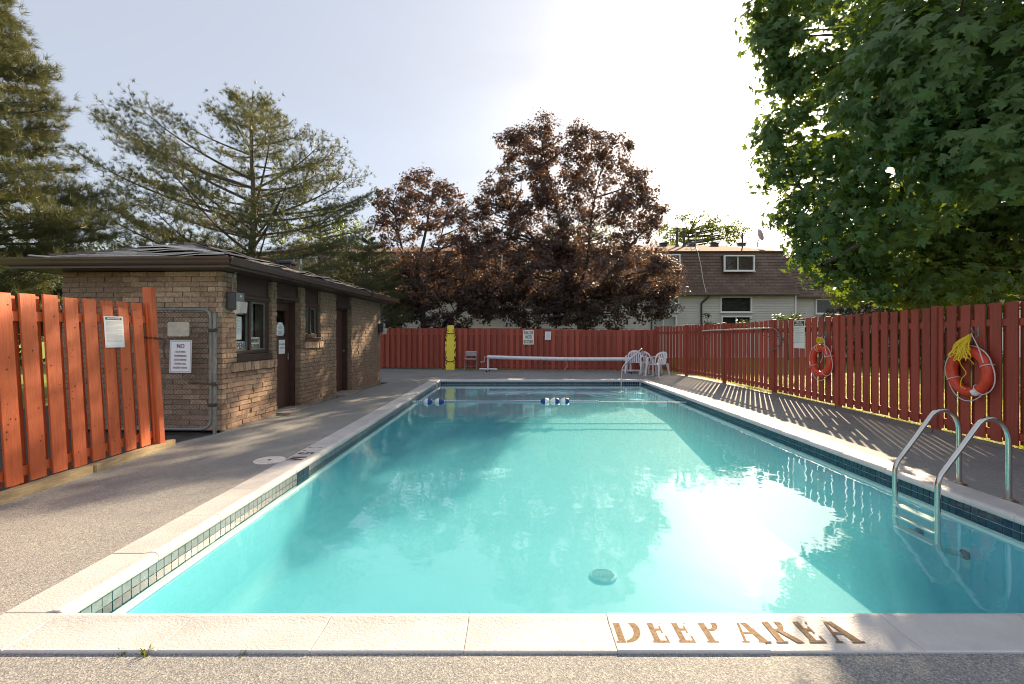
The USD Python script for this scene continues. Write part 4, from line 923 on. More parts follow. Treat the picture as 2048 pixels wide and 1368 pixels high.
# rescue pole with shepherd's crook along the right fence
a, d1, n1 = on_right(1405, 661.5, 0.09); b, d2, n2 = on_right(1543, 655.5, 0.09)
po = thing('rescue_pole', 'long pale rescue pole with a curved hook hung on the right fence', 'pole', (a + b) / 2)
obj('pole', MB().tube([a, b], 0.019, 10), POLE, po)
dpole = unit(b - a); u_ = np.array([0, 0, 1.0])
hook = [b - dpole * 0.15, b, b + -dpole * -0.16 - u_ * 0.04, b + dpole * 0.34 - u_ * 0.18, b + dpole * 0.36 - u_ * 0.34, b + dpole * 0.20 - u_ * 0.47, b - dpole * 0.05 - u_ * 0.545]
obj('crook', MB().tube(curve(hook, 36), 0.010, 8), GALV, po)
obj('crook', MB().tube(curve([p + n2 * 0.03 + dpole * 0.03 for p in hook], 36), 0.007, 8), GALV, po)
for s in (0.35, 0.9): obj('bracket', MB().box(a + (b - a) * s - n1 * 0.01 - [0, 0, 0.02], (0.05, 0.05, 0.07), ch=0.01), DARKM, po)

# yellow spine board leaning on the back fence
c = on_back(900.5, 737, 0.19); y0 = c[1]
sb = thing('spine_board', 'yellow spine board with black straps leaning on the back fence', 'spine board', (c[0], y0, -0.02))
outl = [(-0.17, 0), (0.17, 0), (0.20, 0.45), (0.215, 0.95), (0.20, 1.30), (0.15, 1.50), (0.13, 1.75), (0.105, 1.80), (-0.105, 1.80), (-0.13, 1.75), (-0.15, 1.50), (-0.20, 1.30), (-0.215, 0.95), (-0.20, 0.45)]
pol = Polygon(outl).buffer(-0.03).buffer(0.03)
slots = [(sx, y) for sx in (-1, 1) for y in (0.28, 0.50, 0.72, 0.98, 1.18, 1.36, 1.58)]
for sx, y in slots:
    wx = np.interp(y, [0, 0.45, 0.95, 1.3, 1.5, 1.8], [0.17, 0.20, 0.215, 0.20, 0.15, 0.11]) - 0.035
    pol = pol.difference(sbox(sx * wx - 0.012, y - 0.05, sx * wx + 0.012, y + 0.05).buffer(0.006))
tl = math.radians(5.0); Ms = rx(PI / 2 - tl)
fr = lambda p: np.asarray(p) @ (Ms).T + np.array([c[0], y0, -0.02])
Mo = rz(-0.12) if False else np.eye(3)
bd_ = obj('board', MB().prism(pol, 0.045, Ms, (c[0], y0, -0.02)), YELLOW, sb)
for y, sag in ((1.44, 0.05), (0.36, 0.10)):
    pts = [fr((x * 0.21, y + 0.06 - sag * (1 - x * x) - 0.0, 0.052)) for x in np.linspace(-1, 1, 15)]
    mb = MB()
    for p, q in zip(pts, pts[1:]): mb.box((p + q) / 2, (np.linalg.norm(q - p) + 0.004, 0.006, 0.035), ry(-math.atan2(q[2] - p[2], q[0] - p[0])))
    obj('strap', mb, BLACK, sb)
for sx, y in ((-1, 1.22), (1, 1.22), (-1, 0.62), (1, 0.80), (-1, 0.45), (1, 0.45)):
    obj('buckle', MB().box(fr((sx * 0.20, y, 0.04)), (0.035, 0.05, 0.12), ch=0.01), BLACK, sb)

# grey folding chair
c = on_back(941.5, 738, 0.55)
fc = thing('folding_chair', 'grey folding chair standing by the back fence next to the spine board', 'chair', (c[0], c[1], -0.02))
def L(x, y, z): return np.array([c[0] + x, c[1] + y, z - 0.02])
for sx in (-1, 1):
    obj('leg', MB().tube(fillet([L(sx * 0.225, -0.20, 0), L(sx * 0.225, 0.05, 0.45), L(sx * 0.215, 0.20, 0.74)], 0.05), 0.0125, 8), GALV, fc)
    obj('leg', MB().tube([L(sx * 0.20, 0.26, 0), L(sx * 0.20, 0.02, 0.47)], 0.0125, 8), GALV, fc)
    obj('arm', MB().tube([L(sx * 0.232, 0.02, 0.47), L(sx * 0.232, 0.16, 0.58)], 0.011, 6), GALV, fc)
obj('crossbar', MB().tube([L(-0.2, 0.19, 0.14), L(0.2, 0.19, 0.14)], 0.010, 6), GALV, fc)
obj('seat', MB().box(L(0, -0.02, 0.45), (0.43, 0.40, 0.045), rx(-0.10), ch=0.018), GREYPL, fc, smooth=30)
obj('backrest', MB().box(L(0, 0.19, 0.665), (0.43, 0.045, 0.21), rx(0.2), ch=0.018), GREYPL, fc, smooth=30)

# pool cover reel
a, b = on_back(975, 713.5, 0.95), on_back(1262, 716, 0.95)
a, b = np.array([a[0], a[1], 0.545]), np.array([b[0], b[1], 0.50]); dd_ = unit(b - a); nn = np.array([dd_[1], -dd_[0], 0])
rl = thing('cover_reel', 'long white pool cover reel on two stands in front of the back fence', 'reel', ((a + b) / 2 * [1, 1, 0]))
tb = [a + (b - a) * t - np.array([0, 0, 0.03 * math.sin(PI * t)]) for t in np.linspace(0, 1, 13)]
obj('roller_tube', MB().tube(tb, 0.070, 20), ALU, rl, smooth=40)
for p, s in ((a + dd_ * 0.02, -1), (b - dd_ * 0.02, 1)):
    obj('stand', MB().box((p + [0, 0, -0.02]) / 1.0 * [1, 1, 0] + [0, 0, 0.29], (0.065, 0.065, 0.50), rz(math.atan2(dd_[1], dd_[0])), ch=0.008).tube([p * [1, 1, 0] + dd_ * -0.33 + [0, 0, 0.085], p * [1, 1, 0] + dd_ * 0.36 + [0, 0, 0.085]], 0.035, 8).tube([p * [1, 1, 0] - nn * 0.3 + [0, 0, 0.06], p * [1, 1, 0] + nn * 0.3 + [0, 0, 0.06]], 0.028, 8), ALU, rl)
    for e in (-0.29, 0.29): obj('wheel', MB().lathe([(0, -0.02), (0.045, -0.02), (0.05, 0), (0.045, 0.02), (0, 0.02)], p * [1, 1, 0] + nn * e + [0, 0, 0.03], rz(math.atan2(dd_[1], dd_[0])) @ ry(PI / 2), 16), BLACK, rl)
obj('crank', MB().tube([a - dd_ * 0.0, a - dd_ * 0.12, a - dd_ * 0.13 - [0, 0, 0.19], a - dd_ * 0.27 - [0, 0, 0.20]], 0.013, 8), ALU, rl)
R4 = random.Random(8)
for t in (0.05, 0.10, 0.38, 0.56, 0.57, 0.83):
    p = a + (b - a) * t - [0, 0, 0.03 * math.sin(PI * t)]
    obj('hanging_strap', MB().tube(curve([p + nn * 0.0 + [0, 0, 0.073], p + nn * 0.074, p - [0, 0, 0.075], p + dd_ * R4.uniform(-0.08, 0.05) - [0, 0, 0.25], p + dd_ * R4.uniform(-0.15, 0.12) + nn * 0.05 - [0, 0, 0.42]], 24), 0.006, 5), GALVD if t != 0.56 else ROPEW, rl)

# white stacking armchairs
def wchair(name, label, loc, rot):
    th = thing(name, label, 'chair', loc, rot, group='white plastic armchairs in the far corner')
    O = lambda n, mb, **k: obj(n, mb, WHITEPL, th, local=True, smooth=40, **k)
    gx_, gy_ = np.linspace(-1, 1, 9), np.linspace(0, 1, 7); v = []
    for x in gx_:
        for y in gy_: v.append((x * 0.22, -0.22 + y * 0.44, 0.43 - 0.02 * (1 - x * x) * math.sin(PI * y) - 0.03 * y - 0.03 * max(0, 0.15 - y) * 6))
    f = [[i * 7 + j, (i + 1) * 7 + j, (i + 1) * 7 + j + 1, i * 7 + j + 1] for i in range(8) for j in range(6)]
    O('seat', MB().add(v, f).add(np.array(v) - [0, 0, 0.012], [q[::-1] for q in f]))
    bk = lambda s, z: np.array([s, 0.20 + 0.12 * (z - 0.4) / 0.45 - 0.10 * (s / 0.25) ** 2, z])
    hoop = [bk(-0.235, 0.42), bk(-0.25, 0.60), bk(-0.215, 0.74), bk(-0.12, 0.815), bk(0, 0.835), bk(0.12, 0.815), bk(0.215, 0.74), bk(0.25, 0.60), bk(0.235, 0.42)]
    hp = curve(hoop, 40)
    v = []; N = len(hp)
    for p in hp:
        o = unit([p[0], 0, p[2] - 0.55]); v += [p + o * 0.0, p - o * 0.055, p - o * 0.055 + [0, 0.014, 0], p + [0, 0.014, 0]]
    f = [[i * 4 + q, i * 4 + (q + 1) % 4, i * 4 + 4 + (q + 1) % 4, i * 4 + 4 + q] for i in range(N - 1) for q in range(4)]
    O('back_hoop', MB().add(v, f))
    for s in (-0.13, -0.065, 0, 0.065, 0.13):
        z1 = 0.80 - 0.9 * s * s * 2
        mb = MB()
        for za, zb in ((0.40, 0.5), (0.5, 0.6), (0.6, 0.7), (0.7, z1)):
            p, q = bk(s, za), bk(s, zb); mb.box((p + q) / 2 + [0, 0.006, 0], (0.036, 0.010, np.linalg.norm(q - p) + 0.004), rx(-math.atan2(q[1] - p[1], q[2] - p[2])))
        O('back_slat', mb)
    for sx in (-1, 1):
        ap = curve([(sx * 0.25, 0.20, 0.66), (sx * 0.275, 0.05, 0.645), (sx * 0.28, -0.14, 0.63), (sx * 0.265, -0.21, 0.60), (sx * 0.25, -0.225, 0.52)], 24); v = []
        for p in ap: v += [p + [sx * -0.03, 0, 0], p + [sx * 0.025, 0, 0], p + [sx * 0.025, 0, -0.018], p + [sx * -0.03, 0, -0.018]]
        N = len(ap); O('armrest', MB().add(v, [[i * 4 + q, i * 4 + (q + 1) % 4, i * 4 + 4 + (q + 1) % 4, i * 4 + 4 + q] for i in range(N - 1) for q in range(4)]))
        for fy, ztop, off in ((-0.215, 0.60, -0.05), (0.20, 0.45, 0.07)):
            v = []
            for z, w in ((0, 0.022), (0.2, 0.028), (0.42, 0.036), (ztop, 0.034)):
                t = z / ztop; x = sx * (0.285 - 0.04 * t); y = fy + off * (1 - t)
                v += [(x - w, y - w * .6, z), (x + w, y - w * .6, z), (x + w, y + w * .6, z), (x - w, y + w * .6, z)]
            O('leg', MB().add(v, [[i * 4 + q, i * 4 + (q + 1) % 4, i * 4 + 4 + (q + 1) % 4, i * 4 + 4 + q] for i in range(3) for q in range(4)] + [[3, 2, 1, 0]]))
    return th
c1 = P(1268, 743, 17.75); c2 = P(1302, 747, 17.0); c3 = P(1315, 750, 16.35)
w0 = wchair('plastic_armchair', 'white plastic armchair behind the step handrail at the end of the reel', (c1[0], c1[1], -0.02), -0.35)
copy_of(w0, 'plastic_armchair', (c2[0], c2[1], -0.02), 0.75, 'white plastic armchair turned aside, tucked behind the nearest armchair', 'chair', 'white plastic armchairs in the far corner')
copy_of(w0, 'plastic_armchair', (c3[0], c3[1], -0.02), -1.0, 'nearest white plastic armchair, by the corner of the right fence', 'chair', 'white plastic armchairs in the far corner')

# weeds in the joint along the coping and the foot of the right fence
def blades(mb, p, n, h, r, spread=0.02, w=0.004):
    for _ in range(n):
        a = r.uniform(0, 6.28); q = np.array(p) + [r.gauss(0, spread), r.gauss(0, spread), 0]; L_ = h * r.uniform(0.5, 1.2); t = np.array([math.cos(a), math.sin(a), 0]); s = np.array([-t[1], t[0], 0]) * w
        m_ = q + t * L_ * 0.25 + [0, 0, L_ * 0.7]; e = q + t * L_ * 0.7 + [0, 0, L_ * 0.85]
        mb.add([q - s, q + s, m_ + s * .8, m_ - s * .8, e], [[0, 1, 2], [0, 2, 3], [3, 2, 4]])
R5 = random.Random(2)
for px, lab in ((242, 'small weed in the joint of the near coping, left of another'), (293, 'larger weed tuft in the joint of the near coping'), (487, 'tiny weed in the joint of the near coping near its middle')):
    mb = MB(); p = G(px, 1309, -0.012); blades(mb, p, 16 if px == 293 else 9, 0.03 if px == 293 else 0.02, R5, 0.012, 0.0025); o = obj('weed', mb, GRASSB, label=lab, category='weed')
fg = MB()
for k in range(520):
    y = R5.uniform(4.2, 13.5); x = np.interp(y, [p[1] for p in rf_pts[::-1]], [p[0] for p in rf_pts[::-1]]) + R5.uniform(-0.02, 0.14)
    if meshkit.noise(np.array([y * 1.3, 0.5, 0.2]), 3) < 0.4: continue
    blades(fg, (x, y, -0.03), 6, 0.09, R5, 0.03, 0.003)
obj('fence_grass', fg, GRASSB, kind='stuff', label='yellow green grass tufts under the right fence', category='grass')
lg_ = MB()
for k in range(9000):
    y = R5.uniform(4, 17); x = R5.uniform(6.35, 11.5); blades(lg_, (x, y, -0.045), 2, 0.07, R5, 0.03, 0.005)
obj('lawn_grass', lg_, GRASSB, kind='stuff', label='mown lawn grass behind the right fence', category='grass')
# dry leaves and bits on the deck near the right fence
db = MB()
for k in range(70):
    y = R5.uniform(4.0, 14); x = np.interp(y, [p[1] for p in rf_pts[::-1]], [p[0] for p in rf_pts[::-1]]) - abs(R5.gauss(0.1, 0.25)) - 0.05; s = R5.uniform(0.008, 0.022); a = R5.uniform(0, 6.28)
    u, w = np.array([math.cos(a), math.sin(a), R5.uniform(-.3, .3)]) * s, np.array([-math.sin(a), math.cos(a), R5.uniform(-.3, .3)]) * s * 0.6; o = np.array([x, y, -0.012])
    if x < X1 + 0.33: continue
    db.add([o - u, o - w, o + u, o + w], [[0, 1, 2], [0, 2, 3]])
obj('leaf_litter', db, mat('dry_leaf', (0.22, 0.15, 0.06), 0.8, island=0.4), kind='stuff', label='scattered dry leaves on the deck beside the right fence', category='leaves')
# ------------------------------------------------------------------ town houses behind the trees
def shape_window(par, x0, x1, z0, z1, Y, name, mull=(), blind=None, dark=False, lab=None, depth=0.10):
    fr = MB(); e = 0.075
    for c, s in ((((x0 + x1) / 2, z0 + e / 2), (x1 - x0, e)), (((x0 + x1) / 2, z1 - e / 2), (x1 - x0, e)), ((x0 + e / 2, (z0 + z1) / 2), (e, z1 - z0 - 2 * e)), ((x1 - e / 2, (z0 + z1) / 2), (e, z1 - z0 - 2 * e))): fr.box((c[0], Y - 0.03, c[1]), (s[0], 0.12, s[1]))
    for m in mull: fr.box((m, Y - 0.01, (z0 + z1) / 2), (0.05, 0.06, z1 - z0 - 2 * e))
    fr.box(((x0 + x1) / 2, Y - 0.06, z0 - 0.02), (x1 - x0 + 0.06, 0.18, 0.045))
    w = obj(name, fr, TRIMW, par, label=lab)
    obj('pane', MB().quad((x0 + e, Y, z0 + e), (x1 - e, Y, z0 + e), (x1 - e, Y, z1 - e), (x0 + e, Y, z1 - e)), GLASS, w)
    obj('blind' if not dark else 'dark_room', MB().box(((x0 + x1) / 2, Y + 0.16, (z0 + z1) / 2), (x1 - x0 - 0.04, 0.02, z1 - z0 - 0.04)), blind or (DARKIN if dark else CURTAIN), w)
def townhouse(label, xa, xb, Y, z_e, z_m, z_r, siding, upper, lower, doors, hipR=0.0, hipL=0.0, vents=(), pipes=(), spouts=(), m_slope=0.75):
    th = thing('town_house', label, 'town house', ((xa + xb) / 2, Y + 3, -0.03))
    holes = [(P(p0, 0, Y)[0], P(p1, 0, Y)[0], P(0, q1, Y)[2], P(0, q0, Y)[2]) for p0, q0, p1, q1, *_ in lower + doors]
    wall = sbox(xa, -0.05, xb, z_e).difference(unary_union([sbox(*(h[0], h[2], h[1], h[3])).buffer(-0.03, join_style=2) for h in holes])) if holes else sbox(xa, -0.05, xb, z_e)
    Mx = np.array([[1, 0, 0], [0, 0, -1], [0, 1, 0]], float)
    obj('wall', MB().prism(wall, 0.18, Mx, (0, Y + 0.20, 0)), siding, th)
    lap = MB(); z = -0.03
    while z < z_e - 0.02:
        h = min(0.152, z_e - z); segs = [(xa, xb)]
        for a, b, lo, hi in holes:
            if lo - 0.04 < z + h / 2 < hi + 0.02:
                new = []
                for s, e in segs:
                    if b < s or a > e: new.append((s, e)); continue
                    if a > s: new.append((s, a))
                    if b < e: new.append((b, e))
                segs = new
        for s, e in segs: lap.add([(s, Y - 0.022, z), (e, Y - 0.022, z), (e, Y + 0.006, z + h), (s, Y + 0.006, z + h), (s, Y + 0.02, z), (e, Y + 0.02, z)], [[0, 1, 2, 3], [4, 5, 1, 0]])
        z += 0.152
    obj('siding', lap, siding, th, kind='stuff')
    obj('side_wall', MB().box((xa + 0.1, Y + 4.2, z_e / 2), (0.18, 7.9, z_e)).box((xb - 0.1, Y + 4.2, z_e / 2), (0.18, 7.9, z_e)), siding, th)
    for x in (xa, xb): obj('corner_trim', MB().box((x, Y - 0.01, z_e / 2), (0.09, 0.10, z_e)), TRIMW, th)
    # mansard: steep shingled face leaning back from eave to break
    yb, yt = Y - 0.32, Y + m_slope - 0.32
    y_at = lambda z: yb + (yt - yb) * (z - z_e) / (z_m - z_e)
    xl = lambda z: xa - 0.05 + hipL * (z - z_e) / (z_m - z_e); xr = lambda z: xb + 0.05 - hipR * (z - z_e) / (z_m - z_e)
    obj('mansard', MB().add([(xl(z_e), yb, z_e), (xr(z_e), yb, z_e), (xr(z_m), yt, z_m), (xl(z_m), yt, z_m), (xl(z_e), Y + 8, z_e), (xr(z_e), Y + 8, z_e), (xr(z_m), Y + 7.4, z_m), (xl(z_m), Y + 7.4, z_m)], [[0, 1, 2, 3], [5, 4, 7, 6], [1, 5, 6, 2], [4, 0, 3, 7], [4, 5, 1, 0]]), MANSARD, th)
    rows = MB(); n = round((z_m - z_e) / 0.19)
    for k in range(n):
        a, b = z_e + (z_m - z_e) * k / n, z_e + (z_m - z_e) * (k + 1) / n
        rows.add([(xl(a), y_at(a) - 0.028, a), (xr(a), y_at(a) - 0.028, a), (xr(b), y_at(b) - 0.008, b), (xl(b), y_at(b) - 0.008, b), (xl(a), y_at(a), a), (xr(a), y_at(a), a)], [[0, 1, 2, 3], [4, 5, 1, 0]])
    obj('shingle_courses', rows, MANSARD, th, kind='stuff')
    obj('eave', MB().box(((xa + xb) / 2, yb + 0.0, z_e - 0.05), (xb - xa + 0.12, 0.14, 0.11), ch=0.02).box(((xa + xb) / 2, Y - 0.14, z_e - 0.02), (xb - xa, 0.36, 0.02)), FASCIA, th)
    yr = Y + 6.0
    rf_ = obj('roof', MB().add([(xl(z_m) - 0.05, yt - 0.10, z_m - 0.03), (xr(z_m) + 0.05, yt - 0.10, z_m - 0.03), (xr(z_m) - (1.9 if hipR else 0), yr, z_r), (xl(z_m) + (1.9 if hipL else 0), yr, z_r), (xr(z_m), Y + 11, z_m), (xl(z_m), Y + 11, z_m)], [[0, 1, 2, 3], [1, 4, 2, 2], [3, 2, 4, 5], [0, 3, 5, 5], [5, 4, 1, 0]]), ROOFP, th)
    obj('roof_edge', MB().box(((xl(z_m) + xr(z_m)) / 2, yt - 0.10, z_m - 0.05), (xr(z_m) - xl(z_m) + 0.1, 0.05, 0.06)), FASCIA, th)
    rz_at = lambda y: z_m - 0.03 + (z_r - z_m + 0.03) * (y - yt + 0.1) / (yr - yt + 0.1)
    for px, yv in vents:
        x = (px - VX) / FPX * yv; z = rz_at(yv); obj('roof_vent', MB().box((x, yv, z + 0.17), (0.62, 0.5, 0.08), ch=0.02).box((x, yv, z + 0.06), (0.45, 0.4, 0.18)), DARKM, rf_)
    for px, yv, hp in pipes:
        x = (px - VX) / FPX * yv; z = rz_at(yv); obj('flue_pipe', MB().tube([(x, yv, z - 0.1), (x, yv, z + hp)], 0.085, 12).tube([(x, yv, z + hp + 0.04), (x, yv, z + hp + 0.16)], 0.12, 12).tube([(x, yv, z - 0.05), (x, yv, z + 0.12)], [0.2, 0.09], 12), DARKM, rf_)
    for p0, q0, p1, q1, mull, kind in upper:
        x0, x1, zz0, zz1 = P(p0, 0, Y)[0], P(p1, 0, Y)[0], P(0, q1, Y)[2], P(0, q0, Y)[2]
        obj('dormer_cheek', MB().box(((x0 + x1) / 2, Y + 0.28, (zz0 + zz1) / 2), (x1 - x0 + 0.02, 0.62, zz1 - zz0 + 0.02)), BRONZE, th)
        shape_window(th, x0, x1, zz0, zz1, Y - 0.10, 'window', [P(m, 0, Y)[0] for m in mull], dark=(kind == 'dark'), blind=None)
    for p0, q0, p1, q1, mull, kind in lower:
        shape_window(th, P(p0, 0, Y)[0], P(p1, 0, Y)[0], P(0, q1, Y)[2], P(0, q0, Y)[2], Y + 0.0, 'window', [P(m, 0, Y)[0] for m in mull], dark=(kind == 'dark'))
    for p0, q0, p1, q1, mull, kind in doors:
        shape_window(th, P(p0, 0, Y)[0], P(p1, 0, Y)[0], 0.02, P(0, q0, Y)[2], Y, 'patio_door', [P(m, 0, Y)[0] for m in mull], dark=(kind == 'dark'))
    for px in spouts:
        x = (px - VX) / FPX * Y
        obj('downspout', MB().tube(fillet([(x + 0.42, yb - 0.03, z_e - 0.06), (x + 0.30, yb + 0.02, z_e - 0.25), (x, Y - 0.07, z_e - 0.55), (x, Y - 0.07, 0.0)], 0.1), 0.055, 8), DARKM, th)
    return th, rz_at, rf_
hB, zB, roofB = townhouse('long town house with brown mansard roof behind the purple maples', -5.0, 17.45, 30.0, 3.90, 6.66, 8.05, SIDING,
    [(1300, 509, 1359, 541, (1322, 1340), 'blind'), (1446, 511, 1507, 543, (1474,), 'blind'), (1090, 511, 1150, 543, (1120,), 'blind'), (945, 511, 1005, 543, (975,), 'blind')],
    [(1297, 592, 1357, 624, (), 'blind'), (1440, 593, 1503, 625, (), 'dark'), (935, 602, 1000, 632, (), 'dark'), (1120, 600, 1180, 630, (), 'dark')],
    [(1300, 631, 1353, 660, (1326,), 'blind'), (1442, 632, 1502, 662, (1472,), 'dark')],
    hipR=0.55, vents=((1327, 35.3), (1384, 35.3), (1429, 35.3), (1483, 35.3)), pipes=((1354, 34.6, 1.15), (1368, 34.6, 1.15)), spouts=(1402,))
hC, zC, roofC = townhouse('lower town house with brown mansard roof right of the long one, under the green maple', 17.55, 33.0, 30.5, 3.80, 6.3, 7.4, SIDING,
    [(1640, 520, 1700, 550, (1670,), 'dark'), (1850, 520, 1910, 550, (1880,), 'dark')], [(1630, 598, 1689, 628, (), 'dark'), (1850, 598, 1910, 628, (), 'dark')], [(1632, 640, 1690, 662, (1660,), 'dark')], spouts=(1731,))
hA, zA, roofA = townhouse('left town house with brown mansard roof glimpsed through the pine branches', -17.0, -5.1, 30.6, 3.80, 6.72, 8.0, SIDINGG,
    [(572, 514, 636, 546, (604,), 'blind'), (716, 514, 770, 546, (742,), 'blind')], [(600, 600, 660, 630, (), 'dark'), (780, 602, 840, 632, (), 'dark')], [], hipL=0.55, vents=((600, 35.0), (640, 35.0)))
# aerial, dish, cable on the long house
Ya = 33.0; xa_ = (1391 - VX) / FPX * Ya; za = zB(Ya)
ae = obj('roof_aerial', MB().tube([(xa_, Ya, za), (xa_, Ya, za + 1.25)], 0.028, 7).tube([(xa_ - 0.55, Ya, za + 0.25), (xa_ + 0.5, Ya, za + 0.55)], 0.022, 6).tube([(xa_ - 0.35, Ya, za - 0.02), (xa_, Ya, za + 0.5)], 0.02, 6).tube([(xa_ - 0.5, Ya, za + 0.12), (xa_ - 0.5, Ya, za + 0.35)], 0.045, 6).tube([(xa_ + 0.45, Ya, za + 0.4), (xa_ + 0.45, Ya, za + 2.0)], 0.018, 6), GALV, roofB)
cb_ = curve([(xa_, Ya - 0.1, za + 0.05), ((1395 - VX) / FPX * 30.4, 30.38, 6.62), ((1402 - VX) / FPX * 30, 29.98, 5.6), ((1404 - VX) / FPX * 30, 29.8, 4.7), ((1410 - VX) / FPX * 29.8, 29.62, 3.95)], 30)
obj('cable', MB().tube(cb_, 0.018, 5), POLE, roofB)
Yd = 33.5; xd = (1515 - VX) / FPX * Yd; zd = zB(Yd); dm_ = MB().tube([(xd, Yd, zd), (xd, Yd, zd + 0.35), (xd + 0.1, Yd, zd + 0.55)], 0.03, 7)
dm_.lathe([(0, 0.0), (0.15, 0.012), (0.28, 0.045), (0.42, 0.11), (0.425, 0.095), (0.28, 0.02), (0, -0.02)], (xd + 0.12, Yd, zd + 0.85), rz(-0.15) @ ry(PI / 2 - 0.35), 24)
obj('satellite_dish', dm_, GREYPL, roofB); obj('dish_arm', MB().tube([(xd + 0.1, Yd, zd + 0.6), (xd + 0.5, Yd + 0.15, zd + 1.05)], 0.018, 6), GREYPL, roofB)
obj('roof_mast', MB().tube([(xd - 1.05, Yd, zd - 0.1), (xd - 1.05, Yd, zd + 1.0)], 0.05, 6), DARKM, roofB)

# garden lamp post between the far houses and the back fence
lp = P(1303, 660, 22.0); la = thing('lamp_post', 'dark lamp post with flat round hood behind the corner of the fences', 'lamp post', (lp[0], lp[1], 0))
obj('post', MB().tube([(lp[0], 22, 0), (lp[0], 22, 2.3)], [0.05, 0.04], 10), DARKM, la)
obj('lantern', MB().lathe([(0.05, 2.28), (0.14, 2.34), (0.11, 2.62), (0.05, 2.66)], (lp[0], 22, 0), None, 14), DARKM, la)
obj('hood', MB().lathe([(0.0, 2.78), (0.10, 2.76), (0.33, 2.70), (0.33, 2.68), (0.08, 2.68), (0, 2.68)], (lp[0], 22, 0), None, 20), DARKM, la)
# ------------------------------------------------------------------ trees
def polar(rows, c=(0, 0.3)):
    r = [(a, d) for a, d in rows] + [(180 - a, d) for a, d in rows[::-1] if abs(a) != 90]
    p = np.array([[c[0] + d * math.cos(math.radians(a)), c[1] + d * math.sin(math.radians(a))] for a, d in r])
    p = np.vstack([[c], p]); n = len(p) - 1
    f = np.array([[0, 1 + (i + 1) % n, 1 + i] for i in range(n)])
    return p, f
LEAF_FULL = polar([(90, .72), (81, .50), (75, .53), (66, .31), (53, .52), (40, .70), (31, .50), (17, .31), (4, .42), (-14, .54), (-32, .36), (-72, .26), (-90, .20)])
LEAF_MID = polar([(90, .72), (66, .30), (40, .68), (15, .30), (-16, .52), (-70, .26)])
LEAF_LOW = polar([(90, .72), (64, .28), (38, .66), (8, .28), (-28, .48)])
LEAF_OVAL = (np.array([[0, 0], [0.32, 0.4], [0, 1.0], [-0.32, 0.4]]), np.array([[0, 1, 2], [0, 2, 3]]))
def nrmz(a): return a / np.maximum(np.linalg.norm(a, axis=-1, keepdims=True), 1e-9)
def leaf_arrays(pos, nor, size, shape, rg, droop=0.8, curl=0.22, tip=None):
    """one leaf per row of pos: nor its upper side, tips hang towards the ground"""
    P2, F2 = shape; n = len(pos); nor = nrmz(nor)
    t = rg.normal(0, 1, (n, 3)) * 0.8 + np.array([0, 0, -droop * 1.6]) + (0 if tip is None else tip)
    t = nrmz(t - nor * (t * nor).sum(1, keepdims=True)); b = np.cross(t, nor)
    x, y = P2[:, 0], P2[:, 1]; z = -curl * (x ** 2) * 1.8 - curl * 0.6 * (y - 0.3) ** 2
    v = pos[:, None] + size[:, None, None] * (x[None, :, None] * b[:, None] + y[None, :, None] * t[:, None] + z[None, :, None] * nor[:, None])
    k = len(P2); f = (F2[None] + (np.arange(n) * k)[:, None, None]).reshape(-1, 3)
    return v.reshape(-1, 3), f
def crown_points(blobs, per_area, rg, clump=0.35, per=26, shell=(0.55, 1.0), flat=0.7, keep=None):
    """leaf places: clumps near the surface of every blob (centre, radius)"""
    pos, out = [], []
    cs = []
    for c, r, *o in blobs:
        m = max(3, int(per_area * r * r * (o[0] if o else 1)))
        d = nrmz(rg.normal(0, 1, (m, 3))); rad = r * rg.uniform(shell[0] ** 3, 1, m) ** (1 / 3) * np.where(rg.random(m) < 0.15, 1.06, 1.0)
        ctr = np.asarray(c) + d * rad[:, None] * [1, 1, 0.9]
        for q, dd in zip(ctr, d):
            cs.append(q); n = int(per * rg.uniform(0.6, 1.4)); s = clump * rg.uniform(0.7, 1.3)
            g = nrmz(rg.normal(0, 1, (n, 3))) * rg.random((n, 1)) ** 0.5 * s * 0.85 * np.array([1, 1, flat]); pos.append(q + g); out.append(np.tile(dd, (n, 1)) * 0.7 + nrmz(g) * 0.5)
    pos, out = np.vstack(pos), np.vstack(out)
    if keep is not None:
        k = keep(pos); pos, out = pos[k], out[k]
    return pos, out, np.array(cs)
def limbs(mb, trunk, targets, rg, r0=0.05, bend=0.25, n=6):
    trunk = np.asarray(trunk)
    for q in targets:
        d = np.linalg.norm(trunk - q, axis=1) + 1.2 * np.maximum(0, trunk[:, 2] - q[2] + 0.6); i = int(np.argmin(d)); a = trunk[i]; L = np.linalg.norm(q - a)
        mid = (a + q) / 2 + np.array([rg.normal(0, 0.08) * L, rg.normal(0, 0.08) * L, -0.06 * L + bend * 0.25 * L])
        pts = curve([a, mid, q], n * 2); mb.tube(pts, np.linspace(r0 * min(1.3, 0.5 + L / 4), 0.008, len(pts)), 5, caps=False)
